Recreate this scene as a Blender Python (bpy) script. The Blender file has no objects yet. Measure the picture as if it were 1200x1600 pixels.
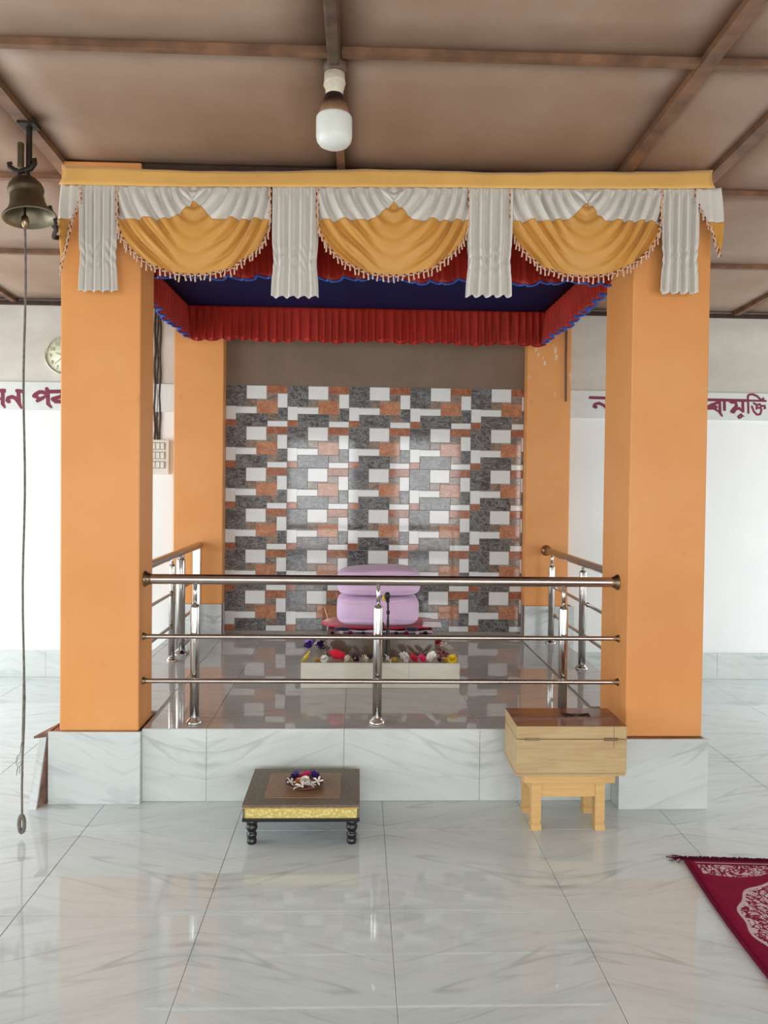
import bpy, bmesh, math, random
from mathutils import Vector, Matrix
PI = math.pi
random.seed(7)
C = bpy.context.scene.collection
SC = bpy.context.scene

# ------------------------------------------------------------------ camera
cam_d = bpy.data.cameras.new('camera')
cam = bpy.data.objects.new('camera', cam_d); C.objects.link(cam)
YAW, PITCH, ROLL, FPX, EYE = .0333, .020, .0115, 1200.0, 1.40
fw = Vector((math.sin(YAW) * math.cos(PITCH), math.cos(YAW) * math.cos(PITCH), -math.sin(PITCH)))
rt = Vector((math.cos(YAW), -math.sin(YAW), 0))
up = rt.cross(fw)
r2 = rt * math.cos(ROLL) + up * math.sin(ROLL)
u2 = up * math.cos(ROLL) - rt * math.sin(ROLL)
M = Matrix((r2, u2, -fw)).transposed().to_4x4()
M.translation = Vector((0, 0, EYE))
cam.matrix_world = M
cam_d.sensor_fit = 'VERTICAL'; cam_d.sensor_height = 36.0
cam_d.lens = 36.0 * FPX / 1600.0
cam_d.shift_y = -21.0 / 1600.0
cam_d.clip_start = .05; cam_d.clip_end = 200
SC.camera = cam

# ------------------------------------------------------------------ daylight
world = bpy.data.worlds.new('overcast_sky'); SC.world = world; world.use_nodes = True
wn = world.node_tree.nodes; wl = world.node_tree.links
bg = wn['Background']; bg.inputs[0].default_value = (.93, .97, 1.0, 1); bg.inputs[1].default_value = 3.0

def area(name, loc, target, sx, sy, power, col=(1, 1, 1)):
    d = bpy.data.lights.new(name, 'AREA'); d.shape = 'RECTANGLE'; d.size = sx; d.size_y = sy
    d.energy = power; d.color = col
    o = bpy.data.objects.new(name, d); C.objects.link(o); o.location = loc
    o.rotation_euler = (Vector(target) - Vector(loc)).to_track_quat('-Z', 'Y').to_euler()
    return o
# daylight through the open doorways of the hall (one lamp in each side's openings, one at the open front)
area('daylight_left_doorways', (-4.55, 3.4, 1.15), (0, 3.6, .95), 3.6, 1.9, 100, (.93, .97, 1))
area('daylight_right_doorways', (4.75, 4.55, 1.15), (0, 4.4, .95), 1.2, 1.9, 32, (.90, .96, 1))
area('daylight_open_front', (1.3, -4.1, 1.25), (.6, 3, 1.15), 8.0, 2.3, 335, (.985, .995, 1))

SC.view_settings.view_transform = 'Standard'; SC.view_settings.look = 'None'
SC.view_settings.gamma = 1.0; SC.view_settings.use_curve_mapping = False
SC.view_settings.exposure = 0.0

# ------------------------------------------------------------------ node helpers
def S(h):          # sRGB 0-255 triple -> linear
    out = []
    for c in h:
        c = c / 255.0
        out.append(c / 12.92 if c <= .04045 else ((c + .055) / 1.055) ** 2.4)
    return (*out, 1)

class NT:
    def __init__(s, name):
        s.m = bpy.data.materials.new(name); s.m.use_nodes = True
        s.t = s.m.node_tree; s.n = s.t.nodes; s.l = s.t.links
        s.p = s.n['Principled BSDF']
    def node(s, typ, **kw):
        n = s.n.new(typ)
        for k, v in kw.items(): setattr(n, k, v)
        return n
    def link(s, a, b): s.l.new(a, b)
    def put(s, sock, v):
        if hasattr(v, 'links'): s.l.new(v, sock)
        else: sock.default_value = v
    def math(s, op, a, b=None, c=None, clamp=False):
        n = s.node('ShaderNodeMath', operation=op, use_clamp=clamp)
        s.put(n.inputs[0], a)
        if b is not None: s.put(n.inputs[1], b)
        if c is not None: s.put(n.inputs[2], c)
        return n.outputs[0]
    def mix(s, f, a, b, blend='MIX'):
        n = s.node('ShaderNodeMix', data_type='RGBA', blend_type=blend)
        s.put(n.inputs[0], f); s.put(n.inputs[6], a); s.put(n.inputs[7], b)
        return n.outputs[2]
    def pos(s):
        g = s.node('ShaderNodeNewGeometry'); x = s.node('ShaderNodeSeparateXYZ'); s.link(g.outputs['Position'], x.inputs[0])
        return x.outputs
    def obj(s):
        g = s.node('ShaderNodeTexCoord'); return g.outputs['Object']
    def comb(s, x, y, z=0.0):
        n = s.node('ShaderNodeCombineXYZ'); s.put(n.inputs[0], x); s.put(n.inputs[1], y); s.put(n.inputs[2], z); return n.outputs[0]
    def noise(s, vec, scale, detail=3, rough=.55, dist=0.0):
        n = s.node('ShaderNodeTexNoise'); 
        if vec is not None: s.link(vec, n.inputs['Vector'])
        n.inputs['Scale'].default_value = scale; n.inputs['Detail'].default_value = detail
        n.inputs['Roughness'].default_value = rough; n.inputs['Distortion'].default_value = dist
        return n.outputs[0]
    def ramp(s, f, a, b, lo=0.0, hi=1.0):
        n = s.node('ShaderNodeMapRange', clamp=True); s.put(n.inputs[0], f)
        n.inputs[1].default_value = a; n.inputs[2].default_value = b; n.inputs[3].default_value = lo; n.inputs[4].default_value = hi
        return n.outputs[0]
    def scale(s, vec, v):
        n = s.node('ShaderNodeMapping'); s.link(vec, n.inputs[0]); n.inputs['Scale'].default_value = v; return n.outputs[0]
    def bump(s, h, strength=.3, dist=.01):
        n = s.node('ShaderNodeBump'); s.put(n.inputs['Height'], h); n.inputs['Strength'].default_value = strength
        n.inputs['Distance'].default_value = dist; s.link(n.outputs[0], s.p.inputs['Normal'])
    def done(s, col=None, rough=None, metal=None, spec=None, **kw):
        if col is not None: s.put(s.p.inputs['Base Color'], col)
        if rough is not None: s.put(s.p.inputs['Roughness'], rough)
        if metal is not None: s.p.inputs['Metallic'].default_value = metal
        if spec is not None: s.p.inputs['Specular IOR Level'].default_value = spec
        for k, v in kw.items(): s.p.inputs[k].default_value = v
        return s.m

def plain(name, rgb, rough=.5, metal=0.0, var=.12, scale=18, bump=0.0, **kw):
    t = NT(name); v = t.obj()
    n = t.noise(v, scale, 4)
    c = S(rgb); d = tuple(x * (1 - var * 1.6) for x in c[:3]) + (1,); e = tuple(min(1, x * (1 + var)) for x in c[:3]) + (1,)
    col = t.mix(t.ramp(n, .3, .7), d, e)
    if bump: t.bump(t.noise(v, scale * 3, 3), bump, .004)
    return t.done(col, rough, metal, **kw)

def marble(name, base, vein, axes, x0, y0, p, rough=.06, amount=1.0, slant=.35, py=None, spec=.5):
    """glazed tile with pale grey veins, mirrored from tile to tile (book matched print)"""
    t = NT(name); P = t.pos(); a, b = P[axes[0]], P[axes[1]]
    u = t.math('PINGPONG', t.math('SUBTRACT', a, x0), p)
    v = t.math('PINGPONG', t.math('SUBTRACT', b, y0), py or p)
    w = t.math('ADD', t.math('MULTIPLY', u, slant), v)
    q = t.math('SUBTRACT', u, t.math('MULTIPLY', v, slant))
    vec = t.comb(t.math('MULTIPLY', q, .75), t.math('MULTIPLY', w, 4.6), .37)
    n1 = t.noise(vec, 1.7, 2, .45, .15)
    ridge = t.ramp(t.math('ABSOLUTE', t.math('SUBTRACT', n1, .5)), .0, .028, 1, 0)
    n2 = t.noise(t.comb(t.math('MULTIPLY', q, 1.1), t.math('MULTIPLY', w, 11), 3.1), 1.7, 2, .5, .1)
    fine = t.ramp(t.math('ABSOLUTE', t.math('SUBTRACT', n2, .5)), 0, .035, 1, 0)
    mask = t.ramp(t.noise(t.comb(u, v, 1.7), 3.0, 2), .38, .62)
    f = t.math('MULTIPLY', t.math('ADD', t.math('MULTIPLY', ridge, mask), t.math('MULTIPLY', fine, .25)), .62 * amount, clamp=True)
    cloud = t.ramp(t.noise(t.comb(q, t.math('MULTIPLY', w, 3), 5.0), 2.2, 3), .3, .75)
    c0 = t.mix(cloud, S(base), S(tuple(x * .955 for x in base)))
    col = t.mix(f, c0, S(vein))
    return t.done(col, rough, spec=spec)

# ------------------------------------------------------------------ materials
MAT = {}
MAT['floor'] = marble('floor_marble_tile', (220, 231, 232), (164, 174, 175), (0, 1), .118, 2.47, .6, .025, spec=.7)
MAT['platform_top'] = marble('platform_marble_tile', (192, 193, 191), (150, 149, 146), (0, 1), -.052, 3.355, .6, .015, .8, spec=.95)
MAT['cladding'] = marble('cladding_marble_tile', (210, 216, 213), (152, 160, 160), (0, 2), -.052, .0, .6, .10, .9, .35, .9)
MAT['plinth'] = marble('plinth_marble_tile', (210, 216, 214), (148, 157, 157), (0, 2), 5.0, 0.0, 3.0, .12, 1.0, -.38)
MAT['grout'] = plain('grey_tile_grout', (180, 180, 177), .8)
MAT['mortar'] = plain('raw_reddish_mortar', (152, 116, 102), .9, var=.3, bump=.5)

def orange_paint(name, fl0):
    t = NT(name); v = t.obj(); P = t.pos()
    n = t.noise(v, 2.2, 4)
    col = t.mix(t.ramp(n, .3, .7), S((221, 149, 83)), S((230, 162, 98)))
    sm = t.ramp(t.noise(t.scale(v, (1.3, 1.3, .9)), 4.5, 5, .7), .66, .78)
    col = t.mix(t.math('MULTIPLY', sm, .35), col, S((150, 84, 36)))
    # old flaked paint towards the column heads
    fl = t.ramp(t.noise(t.scale(v, (1, 1, .55)), 17, 4, .6), fl0, fl0 + .012)
    hi = t.math('MULTIPLY', t.ramp(P[2], 1.7, 2.2), t.ramp(t.noise(v, 2.0, 2), .5, .6))
    col = t.mix(t.math('MULTIPLY', fl, hi), col, S((225, 205, 182)))
    t.bump(t.noise(v, 60, 3), .08, .004)
    return t.done(col, .42, spec=.35)
MAT['orange'] = orange_paint('orange_wall_paint', .72); MAT['orange_flaked'] = orange_paint('flaked_orange_wall_paint', .625)

def wall_paint():
    t = NT('hall_wall_paint'); P = t.pos(); v = t.obj()
    n = t.noise(v, 1.6, 5, .6)
    white = t.mix(t.ramp(n, .35, .7), S((240, 242, 240)), S((233, 236, 235)))
    old = t.mix(t.ramp(t.noise(t.scale(v, (1, 1, 1.6)), 2.3, 5, .65), .3, .7), S((212, 207, 199)), S((190, 184, 175)))
    f = t.ramp(P[2], 2.075, 2.08)
    col = t.mix(f, white, old)
    t.bump(t.noise(v, 40, 3), .06, .004)
    return t.done(col, .7)
MAT['wall'] = wall_paint()
MAT['band'] = plain('pale_blue_grey_board', (214, 219, 217), .5, var=.03)
MAT['letter'] = plain('maroon_sign_paint', (122, 30, 58), .5, var=.12, scale=30)

def ceiling_mat():
    t = NT('stained_ceiling_board'); v = t.obj(); P = t.pos()
    n = t.noise(t.comb(P[0], P[1]), 1.3, 5, .6)
    col = t.mix(t.ramp(n, .3, .72), S((178, 154, 136)), S((154, 124, 103)))
    # round brown tint in the colour, strongest at the canopy front, fading outwards
    dx = t.math('MULTIPLY', t.math('SUBTRACT', P[0], .15), .55); dy = t.math('SUBTRACT', P[1], 3.5)
    rr = t.math('SQRT', t.math('ADD', t.math('MULTIPLY', dx, dx), t.math('MULTIPLY', dy, dy)))
    brown_tint = t.ramp(rr, .1, 1.15, .95, 0)
    st = t.math('MAXIMUM', t.ramp(t.noise(t.comb(P[0], P[1], 4.0), .9, 4, .65), .5, .78), t.math('MULTIPLY', brown_tint, t.ramp(n, .2, .6, .7, 1.1)))
    col = t.mix(t.math('MULTIPLY', st, .55), col, S((128, 82, 48)))
    weave = t.noise(t.comb(t.math('MULTIPLY', P[0], 6), t.math('MULTIPLY', P[1], 40)), 6, 2)
    col = t.mix(t.math('MULTIPLY', t.ramp(weave, .35, .7), .12), col, S((120, 90, 70)))
    return t.done(col, .55)
MAT['ceiling'] = ceiling_mat()
MAT['batten'] = plain('brown_wood_batten', (128, 92, 68), .6, var=.35, scale=7)
MAT['beam'] = plain('dark_brown_beam', (62, 36, 24), .7, var=.3)
MAT['conduit'] = plain('dusty_brown_conduit', (92, 72, 60), .5, var=.3)

def slate(name, a, b, c):
    t = NT(name); v = t.obj(); oi = t.node('ShaderNodeObjectInfo')
    off = t.node('ShaderNodeVectorMath', operation='ADD'); t.link(v, off.inputs[0])
    t.link(t.comb(t.math('MULTIPLY', oi.outputs['Random'], 3.0), .0, .0), off.inputs[1])
    n = t.noise(off.outputs[0], 9, 6, .68, 1.3)
    col = t.mix(t.ramp(n, .30, .62), S(a), S(b))
    ln = t.ramp(t.math('ABSOLUTE', t.math('SUBTRACT', t.noise(t.scale(off.outputs[0], (1, 1, 1.9)), 8, 5, .6, 2.2), .5)), 0, .05, 1, 0)
    col = t.mix(t.math('MULTIPLY', ln, .55), col, S(c))
    return t.done(col, .06, spec=.38)
MAT['slate'] = slate('dark_slate_print', (50, 51, 54), (106, 104, 104), (166, 165, 164))
MAT['slate2'] = slate('brown_slate_print', (82, 70, 64), (146, 126, 112), (176, 158, 144))
MAT['rust'] = slate('rust_stone_print', (138, 82, 60), (182, 120, 92), (112, 66, 48))
MAT['rust2'] = slate('orange_stone_print', (168, 108, 78), (198, 142, 110), (134, 84, 62))
MAT['glaze'] = plain('white_glazed_stone_print', (226, 227, 226), .06, var=.03, spec=.38)
MAT['tile_joint'] = plain('tile_print_joint', (150, 142, 134), .3, var=.1)

MAT['steel'] = plain('polished_steel', (205, 203, 200), .16, 1.0, .05)
MAT['steel_brown'] = plain('brushed_steel_handrail', (178, 168, 160), .24, 1.0, .06)
MAT['steel_dark'] = plain('tarnished_steel_flange', (158, 136, 110), .33, 1.0, .25)
MAT['iron'] = plain('dark_iron', (52, 44, 38), .55, .6, .3)
MAT['brass'] = plain('aged_brass', (100, 86, 64), .5, .75, .35, 9)
MAT['bell_inner'] = plain('bright_bell_mouth', (138, 128, 108), .4, .7, .2)
MAT['rope'] = plain('grey_cord', (120, 112, 106), .9, var=.25, scale=60)
MAT['dark_rope'] = plain('dark_twisted_cord', (54, 44, 40), .9, var=.3, scale=60)

def cloth(name, rgb, rough=.55, var=.1, sheen=.3, fine=220, bump=.05, spec=.3):
    t = NT(name); v = t.obj()
    n = t.noise(v, 6, 4)
    c = S(rgb); d = tuple(x * (1 - var) for x in c[:3]) + (1,); e = tuple(min(1, x * (1 + var * .7)) for x in c[:3]) + (1,)
    t.bump(t.noise(v, fine, 2), bump, .002)
    m = t.done(t.mix(t.ramp(n, .3, .7), d, e), rough, spec=spec)
    t.p.inputs['Sheen Weight'].default_value = sheen
    return m
MAT['white_satin'] = cloth('white_satin', (218, 213, 205), .36, .06, spec=.5)
MAT['yellow_satin'] = cloth('golden_yellow_satin', (210, 152, 70), .45, .10, sheen=.15, spec=.4)
MAT['header'] = cloth('yellow_header_cloth', (238, 186, 104), .6, .06)
MAT['red'] = cloth('orange_red_frill_cloth', (172, 38, 22), .5, .16, sheen=.1)
MAT['blue'] = cloth('navy_blue_cloth', (11, 16, 66), .75, .15, sheen=0.0, spec=.15)
MAT['blue_edge'] = cloth('bright_blue_edging', (44, 88, 176), .6, .12, sheen=.05)
MAT['fringe'] = plain('pale_pink_fringe', (226, 188, 160), .7, var=.15, scale=90)
MAT['fringe_dark'] = plain('maroon_fringe_cord', (120, 52, 44), .7, var=.2, scale=90)
MAT['pink'] = cloth('lilac_pink_cover', (222, 192, 227), .75, .06, .2)
MAT['crimson'] = cloth('crimson_cloth', (196, 22, 58), .7, .15)
MAT['navy_cloth'] = cloth('dark_navy_cloth', (34, 30, 62), .8, .15)
MAT['lace'] = cloth('pale_lilac_lace', (206, 190, 206), .8, .25, fine=60, bump=.4)

def wood(name, a, b, rough, sc=(1.2, 14, 14)):
    t = NT(name); v = t.obj()
    n = t.noise(t.scale(v, sc), 5, 5, .6, .6)
    col = t.mix(t.ramp(n, .3, .7), S(a), S(b))
    return t.done(col, rough, spec=.4)
MAT['box_wood'] = wood('pale_varnished_wood', (198, 172, 127), (178, 150, 106), .4)
MAT['box_lid'] = wood('brown_varnished_lid', (146, 98, 72), (126, 80, 58), .13)
MAT['stool_wood'] = wood('honey_stool_wood', (222, 182, 122), (202, 160, 100), .45)
MAT['dark_wood'] = wood('carved_dark_wood', (128, 116, 96), (86, 78, 66), .42, (26, 26, 26))
MAT['panel_wood'] = wood('carved_brown_panel', (164, 134, 102), (124, 100, 76), .42, (26, 26, 26))
MAT['lacquer'] = plain('black_lacquer', (22, 21, 22), .22, var=.2)
def gold_mat():
    t = NT('embossed_gold_foil'); v = t.obj()
    vo = t.node('ShaderNodeTexVoronoi'); t.link(t.scale(v, (1, 1, 1)), vo.inputs[0]); vo.inputs['Scale'].default_value = 75
    t.bump(vo.outputs['Distance'], .6, .003)
    col = t.mix(t.ramp(vo.outputs['Distance'], .1, .6), S((228, 212, 142)), S((206, 186, 108)))
    return t.done(col, .42, .25)
MAT['gold'] = gold_mat()
MAT['gold_edge'] = plain('gold_painted_edge', (196, 152, 78), .4, .3)
MAT['copper'] = plain('reddish_brown_plate', (126, 82, 68), .3, .25, .2)
MAT['brown_stone'] = plain('brown_polished_stone', (98, 82, 70), .12, var=.12, scale=8)
MAT['altar_tile'] = marble('cream_altar_tile', (208, 205, 190), (168, 164, 150), (0, 2), .14, .3, .36, .12, .8, .35)
MAT['plastic_white'] = plain('off_white_plastic', (226, 220, 208), .4, var=.05)
MAT['switch_grey'] = plain('grey_switch_plastic', (168, 160, 148), .4, var=.05)
MAT['bulb_base'] = None
MAT['bulb_glass'] = plain('frosted_bulb_diffuser', (226, 228, 222), .35, var=.02)
MAT['holder'] = plain('ivory_lamp_holder', (214, 202, 182), .4, var=.12)
MAT['black'] = plain('matte_black_plastic', (26, 24, 26), .5, var=.2)
MAT['clock_face'] = plain('cream_clock_face', (226, 226, 200), .4, var=.03)
MAT['clock_rim'] = plain('champagne_clock_rim', (206, 200, 182), .22, .8, .05)
MAT['clock_ink'] = plain('grey_clock_print', (120, 118, 104), .5, var=.05)
MAT['cable'] = plain('dusty_dark_cable', (78, 62, 52), .7, var=.4, scale=30)
MAT['ground'] = plain('bright_courtyard_ground', (176, 172, 160), .9, var=.2, scale=.6)
def bulb_base():
    t = NT('sooty_bulb_base'); g = t.node('ShaderNodeTexCoord'); x = t.node('ShaderNodeSeparateXYZ'); t.link(g.outputs['Generated'], x.inputs[0])
    n = t.noise(t.obj(), 30, 3)
    f = t.ramp(t.math('ADD', x.outputs[2], t.math('MULTIPLY', n, .25)),   .36, .66)
    return t.done(t.mix(f, S((150, 112, 86)), S((40, 28, 23))), .4)
MAT['bulb_base'] = bulb_base()

# ------------------------------------------------------------------ mesh builder
class MB:
    def __init__(s): s.v = []; s.f = []; s.mi = []; s.cur = 0; s.smooth = []
    def add(s, vs, fs, smooth=False):
        o = len(s.v); s.v += [tuple(p) for p in vs]
        for f in fs: s.f.append(tuple(i + o for i in f)); s.mi.append(s.cur); s.smooth.append(smooth)
        return s
    def box(s, x0, x1, y0, y1, z0, z1):
        vs = [(x, y, z) for z in (z0, z1) for y in (y0, y1) for x in (x0, x1)]
        return s.add(vs, [(0, 2, 3, 1), (4, 5, 7, 6), (0, 1, 5, 4), (2, 6, 7, 3), (0, 4, 6, 2), (1, 3, 7, 5)])
    def bbox(s, x0, x1, y0, y1, z0, z1, b=.004):
        """box with bevelled edges"""
        bm = bmesh.new(); bmesh.ops.create_cube(bm, size=1)
        for v in bm.verts: v.co = ((x0 + x1) / 2 + v.co.x * (x1 - x0), (y0 + y1) / 2 + v.co.y * (y1 - y0), (z0 + z1) / 2 + v.co.z * (z1 - z0))
        bmesh.ops.bevel(bm, geom=bm.edges[:], offset=b, segments=2, affect='EDGES', profile=.5)
        bm.verts.index_update()
        s.add([v.co[:] for v in bm.verts], [[v.index for v in f.verts] for f in bm.faces]); bm.free(); return s
    def tube(s, pts, r, n=8, cap=True, closed=False):
        P = [Vector(p) for p in pts]; R = r if isinstance(r, (list, tuple)) else [r] * len(P)
        rings = []; ref = None
        for i, p in enumerate(P):
            if closed: t = P[(i + 1) % len(P)] - P[i - 1]
            else: t = P[min(i + 1, len(P) - 1)] - P[max(i - 1, 0)]
            t.normalize()
            if ref is None: ref = t.orthogonal().normalized()
            ref = (ref - t * ref.dot(t)); ref = ref.normalized() if ref.length > 1e-6 else t.orthogonal().normalized()
            b = t.cross(ref)
            rings.append([p + (ref * math.cos(a) + b * math.sin(a)) * R[i] for a in (2 * PI * k / n for k in range(n))])
        vs = [q for ring in rings for q in ring]; fs = []
        m = len(P)
        for i in range(m if closed else m - 1):
            for k in range(n):
                a = i * n + k; b2 = i * n + (k + 1) % n; c = ((i + 1) % m) * n + (k + 1) % n; d = ((i + 1) % m) * n + k
                fs.append((a, b2, c, d))
        s.add(vs, fs, True)
        if cap and not closed:
            s.add(rings[0], [tuple(range(n))[::-1]]); s.add(rings[-1], [tuple(range(n))])
        return s
    def lathe(s, prof, cx=0, cy=0, n=24, axis='Z', cz=0, cap=True):
        vs = []; fs = []
        for r, h in prof:
            for k in range(n):
                a = 2 * PI * k / n
                if axis == 'Z': vs.append((cx + r * math.cos(a), cy + r * math.sin(a), cz + h))
                elif axis == 'Y': vs.append((cx + r * math.cos(a), cy + h, cz + r * math.sin(a)))
                else: vs.append((cx + h, cy + r * math.cos(a), cz + r * math.sin(a)))
        for i in range(len(prof) - 1):
            for k in range(n): fs.append((i * n + k, i * n + (k + 1) % n, (i + 1) * n + (k + 1) % n, (i + 1) * n + k))
        if cap: fs += [tuple(range(n))[::-1], tuple(range((len(prof) - 1) * n, len(prof) * n))]
        return s.add(vs, fs, True)
    def grid(s, fn, nu, nv, smooth=True):
        vs = [fn(i / nu, j / nv) for j in range(nv + 1) for i in range(nu + 1)]
        fs = [(j * (nu + 1) + i, j * (nu + 1) + i + 1, (j + 1) * (nu + 1) + i + 1, (j + 1) * (nu + 1) + i) for j in range(nv) for i in range(nu)]
        return s.add(vs, fs, smooth)
    def blob(s, c, rx, ry, rz, e=1.0, nu=20, nv=12, fn=None):
        """superellipsoid"""
        def sp(x, p): return math.copysign(abs(x) ** p, x)
        vs = []; fs = []
        for j in range(nv + 1):
            ph = -PI / 2 + PI * j / nv
            for i in range(nu):
                a = 2 * PI * i / nu
                x = sp(math.cos(ph), e) * sp(math.cos(a), e); y = sp(math.cos(ph), e) * sp(math.sin(a), e); z = sp(math.sin(ph), e)
                p = Vector((c[0] + rx * x, c[1] + ry * y, c[2] + rz * z))
                if fn: p = fn(p)
                vs.append(p)
        for j in range(nv):
            for i in range(nu): fs.append((j * nu + i, j * nu + (i + 1) % nu, (j + 1) * nu + (i + 1) % nu, (j + 1) * nu + i))
        return s.add(vs, fs, True)
    def mesh(s, name, mats, off=(0, 0, 0)):
        me = bpy.data.meshes.new(name)
        me.from_pydata([(x - off[0], y - off[1], z - off[2]) for x, y, z in s.v], [], s.f)
        for m in (mats if isinstance(mats, (list, tuple)) else [mats]): me.materials.append(MAT[m] if isinstance(m, str) else m)
        me.polygons.foreach_set('material_index', s.mi); me.polygons.foreach_set('use_smooth', s.smooth)
        me.update(); return me

def tag(o, label=None, cat=None, group=None, kind=None):
    for k, v in (('label', label), ('category', cat), ('group', group), ('kind', kind)):
        if v: o[k] = v
    return o
def thing(name, label, cat, loc=(0, 0, 0), group=None, rot=None):
    o = bpy.data.objects.new(name, None); C.objects.link(o); o.location = loc; o.empty_display_size = .05
    if rot: o.rotation_euler = rot
    return tag(o, label, cat, group)
ROOTLOC = {}
def absloc(o):
    v = Vector((0, 0, 0))
    while o is not None: v += Vector(o.location); o = o.parent
    return v
def obj(name, mb, mat, parent=None, at=None, local=False, solid=0, sub=0, kind=None):
    """ONE mesh object. Builder coordinates are world coordinates unless local; the origin goes to `at`
    (default: the centre of the part's footprint) and parents are unrotated unless local."""
    if local: off = (0, 0, 0)
    elif at is not None: off = at
    else:
        xs, ys, zs = zip(*mb.v); off = ((min(xs) + max(xs)) / 2, (min(ys) + max(ys)) / 2, min(zs))
    o = bpy.data.objects.new(name, mb.mesh(name, mat, off)); C.objects.link(o)
    if parent is not None:
        o.parent = parent
        if not local: o.location = Vector(off) - absloc(parent)
    elif not local: o.location = off
    if solid:
        m = o.modifiers.new('thickness', 'SOLIDIFY'); m.thickness = solid; m.offset = 0
    if sub:
        m = o.modifiers.new('smooth', 'SUBSURF'); m.levels = sub; m.render_levels = sub
    if kind: o['kind'] = kind
    return o
def dup(root, loc=None, label=None, rotz=None, scale=None):
    r = root.copy(); C.objects.link(r)
    if loc is not None: r.location = loc
    if label: r['label'] = label
    if rotz is not None: r.rotation_euler = (root.rotation_euler[0], root.rotation_euler[1], rotz)
    if scale: r.scale = (scale,) * 3
    for ch in list(root.children):
        c = ch.copy(); C.objects.link(c); c.parent = r
        for g in ch.children:
            d = g.copy(); C.objects.link(d); d.parent = c
    return r

# ================================================================== SETTING
XL, XR, YB, YF = -4.6, 4.8, 5.5, -3.5           # hall shell: left, right, back wall, open front
def ceil_z(y): return 2.926 - .05 * y
# ground outside
obj('ground', MB().box(-24, 24, -24, 24, -.35, -.12), 'ground', kind='structure')
# floor: grout bed and one object for each tile
floor = obj('floor', MB().box(XL, XR, YF, YB, -.12, -.004), 'grout', kind='structure')
PLX0, PLX1, PLY0, PLZ = -1.30, 1.425, 3.355, .32    # raised platform
tile_cache = {}
def tile_mesh(key, w, d, h, mat, b=.0015):
    if key not in tile_cache:
        mb = MB(); x, y = w / 2, d / 2
        vs = [(-x, -y, -h), (x, -y, -h), (x, y, -h), (-x, y, -h), (-x, -y, -b), (x, -y, -b), (x, y, -b), (-x, y, -b),
              (-x + b, -y + b, 0), (x - b, -y + b, 0), (x - b, y - b, 0), (-x + b, y - b, 0)]
        fs = [(0, 1, 5, 4), (1, 2, 6, 5), (2, 3, 7, 6), (3, 0, 4, 7), (4, 5, 9, 8), (5, 6, 10, 9), (6, 7, 11, 10), (7, 4, 8, 11), (8, 9, 10, 11), (3, 2, 1, 0)]
        tile_cache[key] = mb.add(vs, fs).mesh('tile', mat)
    return tile_cache[key]
def lay_tiles(parent, x0, x1, y0, y1, jx, jy, p, z, mat, key, skip=None, gap=.0013):
    def cuts(a, b, j):
        k = math.ceil((a - j) / p - 1e-6); c = [a]
        while j + k * p < b - 1e-6:
            if j + k * p > a + 1e-6: c.append(j + k * p)
            k += 1
        return c + [b]
    X, Y = cuts(x0, x1, jx), cuts(y0, y1, jy)
    for ya, yb in zip(Y, Y[1:]):
        for xa, xb in zip(X, X[1:]):
            if skip and skip(xa, xb, ya, yb): continue
            w, d = round(xb - xa - gap, 4), round(yb - ya - gap, 4)
            if w < .01 or d < .01: continue
            o = bpy.data.objects.new('tile', tile_mesh((key, w, d), w, d, .004, mat)); C.objects.link(o)
            o.parent = parent; o.location = Vector(((xa + xb) / 2, (ya + yb) / 2, z)) - absloc(parent)
lay_tiles(floor, XL, XR, YF, YB, .118, 2.47, .6, 0.0, 'floor', 'floor',
          lambda xa, xb, ya, yb: xa > PLX0 - .01 and xb < PLX1 + .01 and ya > PLY0 - .01)

# back wall
wall_back = obj('wall_back', MB().box(XL - .15, XR + .15, YB, YB + .2, -.12, 3.0), 'wall', kind='structure')
# side walls: piers between tall open doorways, header above
def side_wall(name, x0, x1, piers):
    mb = MB()
    for a, b in piers: mb.box(x0, x1, a, b, -.12, 2.25)
    mb.box(x0, x1, YF, YB, 2.25, 3.2)
    obj(name, mb, 'wall', kind='structure')
side_wall('wall_left', XL - .15, XL, ((YF, -3.1), (-.6, -.2), (2.0, 2.3), (5.15, YB)))
side_wall('wall_right', XR, XR + .15, ((YF, -2.6), (-1.2, .2), (1.3, 3.9), (5.2, YB)))
# open front behind the photographer: two piers and a header
mb = MB().box(XL - .15, XR + .15, YF - .15, YF, 2.2, 3.2)
for a, b in ((XL - .15, -3.6), (-1.9, -1.3), (-.1, .7), (1.9, 2.5), (3.9, XR + .15)): mb.box(a, b, YF - .15, YF, -.12, 2.2)
obj('wall_front', mb, 'wall', kind='structure')

# tiled skirting along the back wall, a tile at a time
def skirting(name, x0, x1):
    b = obj(name, MB().box(x0, x1, YB - .008, YB, 0.0, .188), 'grout', kind='structure')
    x = x0
    while x < x1 - .02:
        e = min(x1, x + .6)
        obj('tile', MB().box(x + .001, e - .001, YB - .014, YB - .008, .001, .19), 'cladding', b); x = e
skirting('baseboard_left', XL, PLX0); skirting('baseboard_right', PLX1, XR)

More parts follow.
